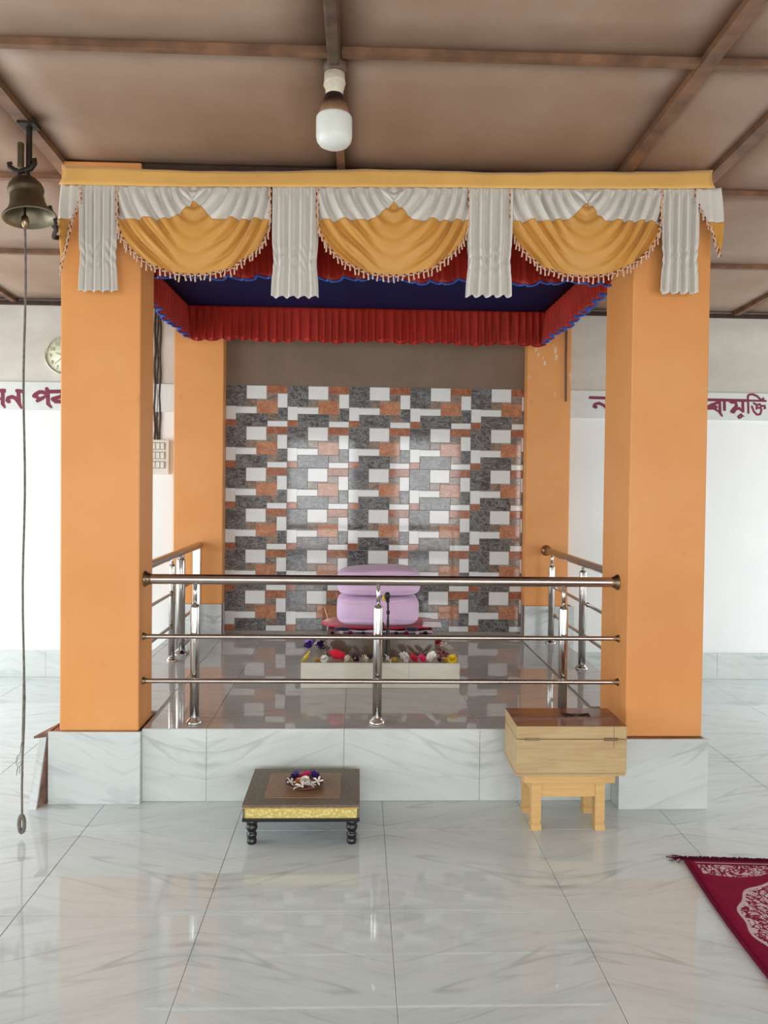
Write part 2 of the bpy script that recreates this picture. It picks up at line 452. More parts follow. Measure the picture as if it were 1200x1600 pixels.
# lettered band boards on the back wall
BZ0, BZ1 = 1.885, 2.082
LEFT = {
 'ma': [[(-2.617, 2.018), (-2.48, 2.018)], [(-2.502, 2.02), (-2.502, 1.926), (-2.485, 1.897)], [(-2.582, 2.014), (-2.577, 1.965), (-2.599, 1.938), (-2.569, 1.934), (-2.511, 1.966)]],
 'na': [[(-2.403, 2.019), (-2.365, 2.015)], [(-2.394, 2.017), (-2.389, 1.932), (-2.37, 1.894)], [(-2.394, 1.941), (-2.414, 1.967), (-2.44, 1.976), (-2.465, 1.967), (-2.471, 1.951), (-2.46, 1.942), (-2.451, 1.953)]],
 'pa': [[(-2.197, 2.036), (-2.19, 2.016), (-2.188, 1.931), (-2.161, 1.902)], [(-2.193, 2.016), (-2.095, 2.019), (-2.006, 2.019)], [(-2.197, 1.998), (-2.219, 2.011), (-2.246, 2.013), (-2.272, 1.999), (-2.286, 1.985), (-2.268, 1.979), (-2.25, 1.972)], [(-2.261, 1.952), (-2.228, 1.97), (-2.197, 1.989)]],
 'ra': [[(-2.042, 2.018), (-2.039, 1.919), (-2.019, 1.897)], [(-2.042, 2.009), (-2.099, 1.983), (-2.157, 1.965), (-2.135, 1.947), (-2.095, 1.948), (-2.041, 1.924)], [(-2.095, 1.99), (-2.05, 1.964)]],
}
RIGHT = {
 'na': [[(1.657, 2.033), (1.834, 2.03)], [(1.778, 2.031), (1.785, 1.939), (1.804, 1.912)], [(1.784, 1.953), (1.756, 1.98), (1.723, 1.994), (1.695, 1.986), (1.686, 1.97), (1.701, 1.963), (1.71, 1.975)]],
 'ra': [[(2.47, 2.03), (2.64, 2.0295)], [(2.604, 2.027), (2.609, 1.937), (2.628, 1.91)], [(2.602, 2.016), (2.518, 1.98), (2.523, 1.968), (2.561, 1.971), (2.604, 1.942)], [(2.546, 1.996), (2.589, 1.974)]],
 'aa': [[(2.639, 2.026), (2.642, 1.952)], [(2.63, 2.0295), (2.68, 2.029)]],
 'ma': [[(2.677, 2.024), (2.696, 2.013), (2.72, 2.018), (2.73, 1.99), (2.707, 1.966), (2.693, 1.948), (2.709, 1.943), (2.725, 1.967), (2.749, 1.972), (2.773, 1.949)], [(2.774, 2.028), (2.778, 1.942)], [(2.67, 2.029), (2.81, 2.0285)], [(2.764, 1.93), (2.741, 1.911), (2.75, 1.9), (2.769, 1.91), (2.764, 1.926), (2.788, 1.912)]],
 'kti': [[(2.818, 1.94), (2.814, 2.028), (2.811, 2.06), (2.822, 2.072), (2.846, 2.075), (2.879, 2.062), (2.903, 2.039), (2.922, 2.027), (2.926, 2.046), (2.913, 2.034)], [(2.81, 2.0285), (2.95, 2.028)],
  [(2.843, 1.987), (2.858, 1.95), (2.882, 1.927), (2.905, 1.932), (2.914, 1.96), (2.907, 1.979), (2.881, 1.976), (2.872, 1.964)], [(2.856, 2.01), (2.88, 1.997), (2.899, 2.004), (2.914, 1.99), (2.937, 1.993), (2.94, 1.975), (2.928, 1.97)], [(2.88, 1.997), (2.876, 1.978)]],
}
def brush(mb, pts, w, y0, y1):
    """flat brush stroke in the XZ plane of the board"""
    n = len(pts)
    k0 = len(mb.f) * 1.2e-6
    for i in range(n - 1):
        k0 += 2e-5
        (ax, az), (bx, bz) = pts[i], pts[i + 1]; dx, dz = bx - ax, bz - az; L = math.hypot(dx, dz) or 1
        tail = n > 2 and i == n - 2
        wa, wb = w / 2, (w / 2 if not tail else w / 4); nx, nz = -dz / L, dx / L
        ys = y0 - k0
        q = [(ax + nx * wa, az + nz * wa), (bx + nx * wb, bz + nz * wb), (bx - nx * wb, bz - nz * wb), (ax - nx * wa, az - nz * wa)]
        mb.add([(x, ys, z) for x, z in q] + [(x, y1, z) for x, z in q], [(3, 2, 1, 0), (1, 5, 4, 0), (2, 6, 5, 1), (3, 7, 6, 2), (0, 4, 7, 3)])
    for i, (x, z) in enumerate(pts[:-1]):
        k0 += 2e-5; c = [(x + w / 2 * math.cos(a), z + w / 2 * math.sin(a)) for a in (2 * PI * k / 10 for k in range(10))]
        mb.add([(p, y0 - k0, q_) for p, q_ in c], [tuple(range(10))])
    return mb
def band(name, x0, x1, letters, w):
    b = obj(name, MB().box(x0, x1, YB - .012, YB, BZ0, BZ1), 'band', kind='structure')
    for key, ss in letters.items():
        mb = MB()
        for s_ in ss: brush(mb, s_, w * (.72 if key == 'kti' else .6 if min(q[1] for q in s_) < 1.905 and len(s_) > 4 else 1), YB - .0135, YB - .0119)
        obj('letter', mb, 'letter', b)
band('trim_1', XL, -.95, LEFT, .027); band('trim_2', 1.185, XR, RIGHT, .021)

# ceiling: backing, sagging boards and battens
mb = MB(); xa, xb = XL - .15, XR + .15
mb.add([(xa, YF - .15, ceil_z(YF - .15) + .03), (xb, YF - .15, ceil_z(YF - .15) + .03), (xb, YB + .2, ceil_z(YB + .2) + .03), (xa, YB + .2, ceil_z(YB + .2) + .03),
        (xa, YF - .15, ceil_z(YF) + .2), (xb, YF - .15, ceil_z(YF) + .2), (xb, YB + .2, ceil_z(YB) + .2), (xa, YB + .2, ceil_z(YB) + .2)],
       [(0, 1, 2, 3), (7, 6, 5, 4), (0, 4, 5, 1), (1, 5, 6, 2), (2, 6, 7, 3), (3, 7, 4, 0)])
ceiling = obj('ceiling', mb, 'beam', kind='structure')
CX = [XL, -3.55, -2.42, -1.295, -.09, 1.135, 1.53, 2.71, 3.8, XR]
CY = [YF, -2.45, -1.4, -.4, .6, 1.57, 2.53, 3.51, 4.49, YB]
rnd = random.Random(3)
for j in range(len(CY) - 1):
    for i in range(len(CX) - 1):
        x0, x1, y0, y1 = CX[i] + .006, CX[i + 1] - .006, CY[j] + .006, CY[j + 1] - .006
        s1, s2 = rnd.uniform(.004, .012), rnd.uniform(-.01, .01)
        if (i, j) == (3, 5): s1 = .022
        def fn(u, v, x0=x0, x1=x1, y0=y0, y1=y1, s1=s1, s2=s2):
            y = y0 + (y1 - y0) * v
            return (x0 + (x1 - x0) * u, y, ceil_z(y) - s1 * math.sin(PI * u) * math.sin(PI * v) - s2 * math.sin(2 * PI * u) * math.sin(PI * v) * .5 + .012)
        g = MB().grid(lambda u, v: (lambda p: (p[0], p[1], p[2]))(fn(u, v)), 6, 5)
        g2 = MB(); g2.add(g.v, [f[::-1] for f in g.f], True)
        obj('panel', g2, 'ceiling', ceiling, solid=.004)
for x in CX[1:-1]:
    w = .020 if x != -.09 else .017
    w = .026 if x in (1.135, 1.53, -1.295) else w
    m = MB(); ya, yb = YF, YB
    m.add([(x + sx * w, y, ceil_z(y) + dz) for y in (ya, yb) for dz in (-.016, .012) for sx in (-1, 1)],
          [(0, 1, 5, 4), (2, 6, 7, 3), (0, 4, 6, 2), (1, 3, 7, 5), (0, 2, 3, 1), (4, 5, 7, 6)])
    obj('batten', m, 'batten', ceiling)
for y in CY[1:-1]:
    for x0, x1 in zip(CX, CX[1:]):
        z = ceil_z(y); obj('batten', MB().box(x0 + .02, x1 - .02, y - .015, y + .015, z - .013, z + .012), 'batten', ceiling)
obj('trim_3', MB().box(XL, XR, YB - .03, YB, ceil_z(YB) - .03, ceil_z(YB) - .002), 'beam', kind='structure')

# ================================================================== PLATFORM
plat = thing('raised_platform', 'low tiled platform with veined marble front between the four orange columns', 'platform', (.06, PLY0, 0))
obj('core', MB().box(-.930, 1.137, PLY0 + .010, YB - .001, 0.0, PLZ - .004).box(PLX0 + .01, -.930, 3.621, 5.374, 0.0, PLZ - .004).box(1.137, PLX1 - .01, 3.701, 5.374, 0.0, PLZ - .004), 'grout', plat)
for xa, xb, ya, yb in ((-.930, 1.137, PLY0, YB - .002), (PLX0, -.930, 3.621, 5.374), (1.137, PLX1, 3.701, 5.374)):
    lay_tiles(plat, xa, xb, ya, yb, -.052, PLY0, .6, PLZ, 'platform_top', 'plat', gap=.0012)
for xa, xb in ((-.931, -.652), (-.652, -.052), (-.052, .548), (.548, 1.138)):
    obj('tile', MB().box(xa + .0008, xb - .0008, PLY0, PLY0 + .010, .001, PLZ - .004), 'cladding', plat)
for sx, xx in ((-1, PLX0), (1, PLX1)):
    y = 3.7
    while y < YB - .05:
        e = min(YB - .02, y + .6); a, b = (xx, xx + .01) if sx < 0 else (xx - .01, xx)
        obj('tile', MB().box(a, b, y + .001, e - .001, .001, PLZ - .004), 'cladding', plat); y = e

# ================================================================== COLUMNS
def column(label, x0, x1, y0, y1, px0, px1, py0, py1, pz, zbase, ztop, paint='orange'):
    t = thing('column', label, 'column', ((x0 + x1) / 2, (y0 + y1) / 2, zbase))
    obj('shaft', MB().bbox(x0, x1, y0, y1, pz, ztop, .006), paint, t)
    obj('plinth_core', MB().box(px0 + .012, px1 - .012, py0 + .012, py1, zbase, pz), 'mortar', t)
    obj('tile', MB().box(px0, px1, py0, py0 + .011, zbase + .001, pz + .002), 'plinth', t)
    return t
c_fl = column('front left orange column beside the hanging bell', -1.282, -.943, 3.345, 3.56, -1.322, -.931, 3.325, 3.62, .312, 0, ceil_z(3.45) + .005)
c_fr = column('front right orange column behind the wooden box', 1.178, 1.516, 3.30, 3.66, 1.138, 1.527, 3.258, 3.70, .304, 0, ceil_z(3.45) + .005)
for px, c in ((1.138, c_fr), (-.942, c_fl)):
    y1 = 3.354 if c is c_fr else 3.354
    y0 = 3.27 if c is c_fr else 3.337
    obj('tile', MB().box(px, px + .011, y0, y1, .001, .31), 'plinth', c)
for c, px, y0, y1 in ((c_fr, 1.516, 3.27, 3.70),):
    obj('tile', MB().box(px, px + .011, y0, y1, .001, .304), 'plinth', c)
c_bl = column('back left orange column on the left of the stone patterned tile wall', -1.288, -.946, 5.39, 5.499, -1.298, -.947, 5.375, 5.499, .54, PLZ, ceil_z(5.5) - .032)
c_br = column('back right orange column with flaked paint beside the stone patterned tile wall', 1.182, 1.492, 5.39, 5.499, 1.182, 1.4255, 5.375, 5.499, .54, PLZ, ceil_z(5.5) - .032, 'orange_flaked')
# the plinth of the back right column runs past the platform edge down to the floor
obj('tile', MB().box(1.426, 1.535, 5.375, 5.385, .001, .542), 'plinth', c_br)
obj('plinth_core', MB().box(1.426, 1.525, 5.385, 5.499, .001, .54), 'mortar', c_br)
# conduit fixed on the back right column
obj('conduit', MB().tube([(1.452, 5.383, 2.60), (1.450, 5.382, 2.3), (1.455, 5.383, 1.99)], .007, 8), 'conduit', c_br)

# beam over the front of the canopy
obj('trim_4', MB().box(-.943, 1.178, 3.36, 3.50, 2.60, ceil_z(3.5) + .01), 'beam', kind='structure')

# loose tile leaning at the left plinth
t = thing('loose_tile', 'narrow loose white tile leaning on the left plinth, raw reddish back showing', 'tile', (-1.37, 3.28, 0))
mb = MB(); mb.add([(-1.385, 3.27, 0), (-1.352, 3.275, 0), (-1.333, 3.335, .292), (-1.362, 3.335, .292), (-1.385, 3.284, 0), (-1.352, 3.289, 0), (-1.333, 3.347, .292), (-1.362, 3.347, .292)],
    [(0, 1, 2, 3), (7, 6, 5, 4), (0, 4, 5, 1), (1, 5, 6, 2), (2, 6, 7, 3), (3, 7, 4, 0)])
obj('glazed_face', mb, 'plinth', t)
mb = MB(); mb.add([(-1.352, 3.289, 0.0), (-1.326, 3.36, 0.0), (-1.326, 3.36, .30), (-1.333, 3.347, .285), (-1.362, 3.30, 0.0), (-1.34, 3.37, 0.0), (-1.34, 3.37, .30), (-1.345, 3.352, .285)],
    [(0, 1, 2, 3), (7, 6, 5, 4), (0, 4, 5, 1), (1, 5, 6, 2), (2, 6, 7, 3), (3, 7, 4, 0)])
obj('raw_back', mb, 'mortar', t)
mb = MB().add([(-1.372, 3.30, .294), (-1.324, 3.326, .294), (-1.324, 3.47, .294), (-1.285, 3.47, .294), (-1.372, 3.30, .304), (-1.324, 3.326, .311), (-1.324, 3.47, .311), (-1.285, 3.47, .311)],
    [(0, 2, 1), (4, 5, 6), (0, 1, 5, 4), (1, 2, 6, 5), (2, 0, 4, 6)])
obj('mortar_ledge', mb, 'mortar', c_fl)

# ================================================================== STONE PATTERN TILE WALL
MX0, MX1, MZ0, MZ1, MY = -.946, 1.181, .335, 2.085, 5.499
TW, TH = .4365, (MZ1 - MZ0) / 6
mosaic = thing('patterned_tile_wall', 'glossy wall tiles printed with grey, rust and white stone blocks behind the altar', 'tiled wall', ((MX0 + MX1) / 2, MY, PLZ))
obj('backing', MB().box(MX0, MX1, MY - .006, MY, PLZ, MZ1), 'tile_joint', mosaic)
PIECES = [  # x0,x1,y0,y1 on a 540 x 360 tile seen from the front, y down
 ('slate', 2, 179, 2, 182), ('glaze', 182, 355, 4, 118), ('rust', 358, 538, 2, 66), ('slate2', 358, 450, 71, 130), ('glaze', 453, 538, 72, 192),
 ('slate2', 182, 269, 121, 182), ('rust2', 272, 450, 132, 245), ('glaze', 2, 88, 185, 300), ('glaze', 88, 269, 190, 245), ('slate', 91, 363, 248, 358),
 ('slate2', 366, 456, 247, 308), ('slate', 459, 538, 195, 308), ('glaze', 366, 538, 311, 358), ('rust', 2, 88, 303, 358)]
piece_mesh = {}
def piece(parent, m, w, h, lift, cx, cz):
    key = (m, round(w, 4), round(h, 4), lift)
    if key not in piece_mesh:
        b = .0012; x, z = w / 2, h / 2
        vs = [(-x, 0, -z), (x, 0, -z), (x, 0, z), (-x, 0, z), (-x + b, -lift, -z + b), (x - b, -lift, -z + b), (x - b, -lift, z - b), (-x + b, -lift, z - b)]
        piece_mesh[key] = MB().add(vs, [(4, 5, 6, 7), (0, 1, 5, 4), (1, 2, 6, 5), (2, 3, 7, 6), (3, 0, 4, 7)]).mesh('stone_piece', m)
    o = bpy.data.objects.new('stone_piece', piece_mesh[key]); C.objects.link(o); o.parent = parent; o.location = (cx, -.004, cz)
tm = {}
for r in range(6):
    for c in range(5):
        x0 = MX0 + c * TW; x1 = min(MX1, x0 + TW); z1 = MZ1 - r * TH; z0 = z1 - TH; w = x1 - x0
        key = round(w, 4)
        if key not in tm: tm[key] = MB().box(-w / 2 + .0006, w / 2 - .0006, -.004, .0, -TH / 2 + .0006, TH / 2 - .0006).mesh('tile', 'tile_joint')
        o = bpy.data.objects.new('tile', tm[key]); C.objects.link(o); o.parent = mosaic
        o.location = Vector(((x0 + x1) / 2, MY - .006, (z0 + z1) / 2)) - absloc(mosaic)
        lim = w / TW * 540
        for k, (m, a, b, cc, d) in enumerate(PIECES):
            if a > lim - 8: continue
            b = min(b, lim - 2)
            piece(o, m, (b - a) / 540 * TW, (d - cc) / 360 * TH, .0016 if m == 'glaze' else .0022,
                  -w / 2 + (a + b) / 2 / 540 * TW, TH / 2 - (cc + d) / 2 / 360 * TH)

obj('trim_6', MB().box(-.946, 1.182, YB - .008, YB, 2.0855, ceil_z(YB) - .031), plain('tan_shaded_plaster', (126, 106, 90), .8, var=.10, scale=2.2), kind='structure')  # tan plaster panel; the shade behind the canopy is put into its colour
# ================================================================== ALTAR
AX0, AX1, AY0, AY1, AZ = -.293, .545, 4.022, 4.72, .453
altar = thing('altar_slab', 'low cream tiled altar slab in the middle of the platform, ringed with flowers', 'altar', ((AX0 + AX1) / 2, (AY0 + AY1) / 2, PLZ))
obj('core', MB().box(AX0 + .008, AX1 - .008, AY0 + .008, AY1, PLZ, AZ - .006), 'grout', altar)
JX = .275
for a, b in ((AX0, JX), (JX, AX1)):
    obj('tile', MB().box(a + .0006, b - .0006, AY0, AY0 + .008, PLZ + .001, AZ - .0065), 'altar_tile', altar)
    obj('tile', MB().box(a + .0006, b - .0006, AY0, AY1, AZ - .006, AZ), 'altar_tile', altar)
TX0, TX1, TY0, TY1, TZ = -.166, .43, 4.165, 4.70, .572
tier = obj('stone_seat', MB().bbox(TX0, TX1, TY0, TY1, AZ, TZ, .004), 'brown_stone', None)
tag(tier, 'polished brown stone block on the altar slab, under the pink cushions', 'stone block')
# red mat
mb = MB(); mb.blob((.142, 4.50, TZ + .0105), .35, .20, .0098, .7, 40, 8)
mat_ = obj('round_mat', mb, 'crimson'); tag(mat_, 'flat crimson cloth mat spread beneath the pink cushions', 'mat')
# lace runner
def lace(u, v):
    x = -.10 + .52 * u; y = 4.222 + .045 * v
    return (x, y, TZ + .005 + .003 * math.sin(x * 60) * math.sin(v * 5))
ru = obj('lace_cloth', MB().grid(lace, 40, 6), 'lace', solid=.003); tag(ru, 'strip of pale lilac lace cloth in front of the lower pink cushion', 'cloth')
mb = MB()
mb.blob((.305, 4.245, TZ + .020), .036, .02, .012, .8, 16, 8)
nv = obj('folded_cloth', mb, 'navy_cloth'); tag(nv, 'small navy folded cloth at right foot of the lower pink cushion', 'cloth')
mb = MB(); mb.blob((-.082, 4.245, TZ + .019), .045, .02, .011, .8, 16, 8)
nv = obj('folded_cloth', mb, 'navy_cloth'); tag(nv, 'small navy folded cloth at left foot of the lower pink cushion', 'cloth')

def cushion(name, label, zc, hz, hx, cx, seed, squash=0.0):
    rn = random.Random(seed); ph = [rn.uniform(0, 6) for _ in range(6)]
    def fn(p):
        dz = (p.z - zc) / hz
        w = .004 * math.sin(p.x * 14 + ph[0] + dz * 3) + .003 * math.sin(p.x * 31 + ph[1] - dz * 5)
        crease = -.006 * math.exp(-((dz + .62 + .12 * math.sin(p.x * 8 + ph[2])) / .07) ** 2) - .005 * math.exp(-((dz - .72 + .1 * math.sin(p.x * 7 + ph[3])) / .06) ** 2)
        if p.y < 4.44: p.y -= w * .8 + crease
        p.z += .004 * math.sin(p.x * 11 + ph[4]) * (1 if dz > 0 else .0)
        p.z -= squash * ((p.x - cx) / hx) ** 2 * max(0, dz) * hz
        return p
    o = obj(name, MB().blob((cx, 4.44, zc), hx, .165, hz, .42, 64, 40, fn), 'pink')
    return tag(o, label, 'cushion')
TZ2 = TZ + .0215
cu = cushion('seat_cushion', 'lower of the two pink cloth covered cushions stacked on the altar', TZ2 + .084, .084, .235, .118, 1)
cu['group'] = 'stacked pink cushions'
cu = cushion('seat_cushion', 'upper of the two pink cloth covered cushions stacked on the altar', TZ2 + .168 + .080, .080, .238, .121, 2, .15)
cu['group'] = 'stacked pink cushions'

# microphone on small tripod
t = thing('microphone', 'black microphone on a thin table tripod at the front of the altar', 'microphone', (.165, 4.085, AZ))
hub = (.165, 4.09, .715)
for (x, y) in ((.145, 4.062), (.178, 4.066), (.16, 4.14)):
    obj('leg', MB().tube([(hub[0], hub[1], hub[2]), (x, y, AZ + .002)], .0035, 8), 'black', t)
obj('stem', MB().tube([(.165, 4.09, .70), (.163, 4.09, .775)], .0055, 8).lathe([(.009, .0), (.009, .018)], .165, 4.09, 10, 'Z', .70), 'black', t)
mb = MB().tube([(.163, 4.09, .765), (.160, 4.085, .79)], .010, 10).blob((.160, 4.082, .80), .016, .016, .02, 1, 14, 10)
obj('microphone_head', mb, 'black', t)
tag(obj('yellow_band', MB().blob((.144, 4.10, .785), .011, .009, .017, 1, 10, 8), plain('yellow_ribbon', (222, 186, 40), .6), t), 'yellow bit tied beside the microphone head')
t = thing('microphone', 'short black microphone standing low at the lower pink cushion', 'microphone', (.135, 4.178, TZ))
obj('stem', MB().lathe([(.016, 0), (.016, .006), (.007, .010), (.007, .03)], .135, 4.182, 14, 'Z', TZ), 'black', t)
obj('microphone_head', MB().blob((.135, 4.182, TZ + .05), .015, .015, .022, 1, 14, 10), 'black', t)

# conch and incense, book
mb = MB()
mb.tube([(-.20 + .011 * k, 4.50 + .001 * k, .581 + .0035 * math.sin(k * .45)) for k in range(10)], [.004, .009, .014, .017, .018, .0175, .016, .013, .009, .004], 12)
cs = thing('conch_shell', 'beige conch shell on the crimson mat left of the pink cushions', 'shell', (-.15, 4.505, TZ + .02))
# body rests on the mat
obj('body', mb, plain('beige_conch', (222, 196, 170), .35), cs)
obj('lip', MB().tube([(-.17, 4.488, .595), (-.15, 4.482, .600), (-.125, 4.486, .597)], [.003, .005, .003], 8), plain('pink_conch_lip', (206, 160, 140), .35), cs)
inc = obj('incense_stick', MB().tube([(-.172, 4.55, .585), (-.195, 4.56, .662)], .003, 6), plain('pale_incense', (226, 196, 170), .8)); tag(inc, 'thin pale incense stick rising beside the conch shell', 'incense stick')
bk = thing('book', 'white folded papers lying on the crimson mat right of the pink cushions', 'papers', (.43, 4.40, TZ + .023))
for k in range(3):
    obj('sheet', MB().box(.372 + .004 * k, .482 - .003 * k, 4.34 + .004 * k, 4.46, TZ + .0135 + .009 * k, TZ + .0215 + .009 * k), plain('white_paper', (226, 218, 220), .8, var=.04), bk)

# ================================================================== RAILINGS
def post_parts(root, x, y, z0, ztop, r=.021, zr=.85, rod=.008, mids=()):
    p = obj('post', MB().lathe([(r, 0), (r, zr - z0 - .012), (r * .8, zr - z0)], x, y, 20, 'Z', z0), 'steel', root)
    obj('base_flange', MB().lathe([(r * 1.75, 0), (r * 1.75, .006), (r * 1.5, .014), (r * 1.08, .022), (r * 1.05, .028)], x, y, 20, 'Z', z0), 'steel', p)
    obj('rod', MB().lathe([(rod, 0), (rod, ztop - zr)], x, y, 12, 'Z', zr), 'steel', p)
    if mids: 
        for m in mids: obj('collar', MB().lathe([(r * 1.12, -.010), (r * 1.18, 0), (r * 1.12, .010)], x, y, 16, 'Z', m), 'steel', p)
def flange(root, x, y, z, ax, d, r):
    pr = [(r * 1.6, 0), (r * 1.6, .004 * d), (r * 1.4, .010 * d), (r * 1.12, .020 * d), (r * 1.05, .030 * d)]
    obj('end_flange', MB().lathe(pr, x, y, 20, ax, z), 'steel_dark', root)
Z1, Z2, Z3 = .964, .713, .516
t = thing('front_railing', 'front steel railing with three posts spanning between the two front columns', 'railing', (.1, 3.43, PLZ))
XA, XB = -.9425, 1.1775
obj('handrail', MB().tube([(XA + .004, 3.43, Z1), (XB - .004, 3.43, Z1)], .0225, 20), 'steel_brown', t)
for z in (Z2, Z3):
    obj('mid_rail', MB().tube([(XA, 3.407, z), (XB, 3.407, z)], .0105, 14), 'steel_brown', t)
flange(t, XA, 3.43, Z1, 'X', 1, .0225); flange(t, XB, 3.43, Z1, 'X', -1, .0225)
for z in (Z2, Z3):
    flange(t, XA, 3.407, z, 'X', .5, .011); flange(t, XB, 3.407, z, 'X', -.5, .011)
for x in (-.722, .094, .934): post_parts(t, x, 3.435, PLZ, Z1 - .012, .0205, .85, .009)

t = thing('side_railing', 'left side steel railing running back behind the front left column', 'railing', (-1.1, 4.5, PLZ))
xs = -1.1; ya, yb = 3.561, 5.374
obj('handrail', MB().tube([(xs, ya, .955), (xs, yb, .955)], .0235, 16), 'steel_brown', t)
for z in (.73, .535):
    obj('mid_rail', MB().tube([(xs - .005, ya, z), (xs - .005, 4.60, z)], .0105, 12), 'steel', t)
    obj('mid_rail', MB().tube([(xs, 4.81, z), (xs, 5.31, z)], .0105, 12), 'steel_brown', t)
    obj('end_cap', MB().blob((xs - .005, 4.585, z), .015, .015, .015, 1, 12, 8), 'steel_dark', t)
obj('mid_rail', MB().tube([(xs, 4.83, .365), (xs, 5.31, .365)], .016, 12), 'steel_brown', t)
post_parts(t, xs - .008, 4.62, PLZ, .945, .019, .90, .008)
post_parts(t, xs, 4.81, PLZ, .945, .028, .92, .02)
obj('corner_post', MB().bbox(xs - .032, xs + .022, 5.30, 5.35, PLZ, .945, .006), 'steel', t)

t = thing('side_railing', 'right side steel railing running back behind the front right column', 'railing', (1.33, 4.5, PLZ))
xs = 1.33; ya, yb = 3.661, 5.374
obj('handrail', MB().tube([(xs, ya, .948), (xs, yb, .938)], .0235, 16), 'steel_brown', t)
for z in (.705, .512):
    obj('mid_rail', MB().tube([(xs + .012, ya, z), (xs + .012, yb, z)], .0105, 12), 'steel', t)
    for yy in (4.44, 5.165): obj('end_cap', MB().blob((xs + .012, yy - .022, z), .0145, .0145, .0145, 1, 12, 8), 'steel_dark', t)
post_parts(t, xs - .006, 4.46, PLZ, .945, .021, .90, .009)
post_parts(t, xs - .006, 5.185, PLZ, .94, .021, .85, .009)
flange(t, xs, yb, .938, 'Y', -1, .0235)

# ================================================================== CANOPY
KX0, KX1, KY0, KY1, KZ = -1.15, 1.25, 3.62, 5.18, 2.57
can = thing('cloth_canopy', 'navy blue cloth canopy with red gathered frills hung between the columns', 'canopy', (.05, 4.4, 2.35))
def sheet(u, v):
    sag = .03 * math.sin(PI * u) * math.sin(PI * v)
    return (KX0 + (KX1 - KX0) * u, KY0 + (KY1 - KY0) * v, KZ - sag + .006 * math.sin(u * 40) * math.sin(v * 3))
g = MB().grid(sheet, 40, 24)
obj('cloth_sheet', g, 'blue', can, solid=.003)
def frill(a, b, ztop, h, seed, nrm, amp=.020, wl=.066, tilt=0.0, drop=None, hem='blue_edge'):
    a = Vector(a); b = Vector(b); L = (b - a).length; d = (b - a) / L; n = Vector(nrm)
    rn = random.Random(seed); nu = int(L / .009); nv = 10
    ph = [rn.uniform(0, 6.28) for _ in range(4)]
    def wob(s): return 2 * PI * s / wl + 1.2 * math.sin(s * 9 + ph[0]) + 1.0 * math.sin(s * 23 + ph[1])
    def P(u, v):
        s = u * L; w = wob(s)
        dd = drop(u) if drop else 0
        disp = amp * (.15 + .85 * v ** .8) * (math.sin(w) + .3 * math.sin(2 * w + ph[2])) + .012 * v * math.sin(s * 5 + ph[3])
        off = d * (.007 * v * math.cos(w))
        z = ztop - (h + .008 * math.sin(w * .5 + ph[1]) * v + .006 * math.sin(s * 14)) * v - dd
        p = a + d * s + n * (disp + tilt * v) + off
        return (p.x, p.y, z)
    o = obj('frill', MB().grid(P, nu, nv), 'red', can, solid=.0025)
    obj('edging', MB().tube([P(i / nu, 1.0) for i in range(0, nu + 1)], .0055 if hem == 'blue_edge' else .003, 6), hem, o)
frill((KX0, KY0, 0), (KX1, KY0, 0), 2.607, .255, 11, (0, -1, 0))
frill((KX0, KY1, 0), (KX1, KY1, 0), KZ + .01, .235, 12, (0, -1, 0), .016, .052, hem='red')
frill((KX0, KY0, 0), (KX0, KY1, 0), KZ + .01, .215, 13, (1, 0, 0), .018)
frill((KX1, KY0, 0), (KX1, KY1, 0), KZ + .01, .215, 14, (-1, 0, 0), .018)
# hanging cords of the canopy
for x, y in ((KX0, KY0), (KX1, KY0), (KX0, KY1), (KX1, KY1)):
    obj('cord', MB().tube([(x, y, KZ), (x, y, ceil_z(y) + .01)], .004, 6), 'dark_rope', can)

# ================================================================== VALANCE
VX, VZ = -1.258, 2.712
def vp(s, d, out=0.0): return (VX + s, 3.296 - .019 * s - out, VZ + .011 * s - d)
val = thing('curtain_valance', 'yellow and white satin swag valance across the two front columns', 'curtain', (.1, 3.27, 2.2))
TOP = [(0, 0), (.35, .012), (.9, .020), (1.27, .004), (1.8, .016), (2.35, .012), (2.745, 0)]
def topd(s):
    for (a, da), (b, db) in zip(TOP, TOP[1:]):
        if s <= b: return da + (db - da) * (s - a) / (b - a) - .002 * math.sin(s * 9)
    return 0
def header(u, v):
    s = 2.745 * u; pinch = .012 * (1 - 2 * u) * (v * (1 - v)) * 4 if u < .04 or u > .96 else 0
    return vp(s + pinch, topd(s) * (1 - v * .7) + .086 * v, .010 + .024 * v + .003 * math.sin(s * 7 + v * 2) + .002 * math.sin(s * 31))
obj('header_band', MB().grid(header, 120, 5), 'header', val, solid=.003)
def twist(mb1, mb2, pts, r=.0045, turns=90):
    """two-ply cord"""
    P = [Vector(p) for p in pts]
    for k, m in ((0, mb1), (1, mb2)):
        q = [p + Vector((math.cos(i * 1.25 + k * PI) * r * .9, 0, math.sin(i * 1.25 + k * PI) * r * .9)) for i, p in enumerate(P)]
        m.tube(q, r * .8, 5)
def resample(pts, step):
    P = [Vector(p) for p in pts]; out = [P[0]]; acc = 0
    for a, b in zip(P, P[1:]):
        L = (b - a).length
        while acc + L >= step:
            t_ = (step - acc) / L; a = a + (b - a) * t_; out.append(a.copy()); L = (b - a).length; acc = 0
        acc += L
    return out
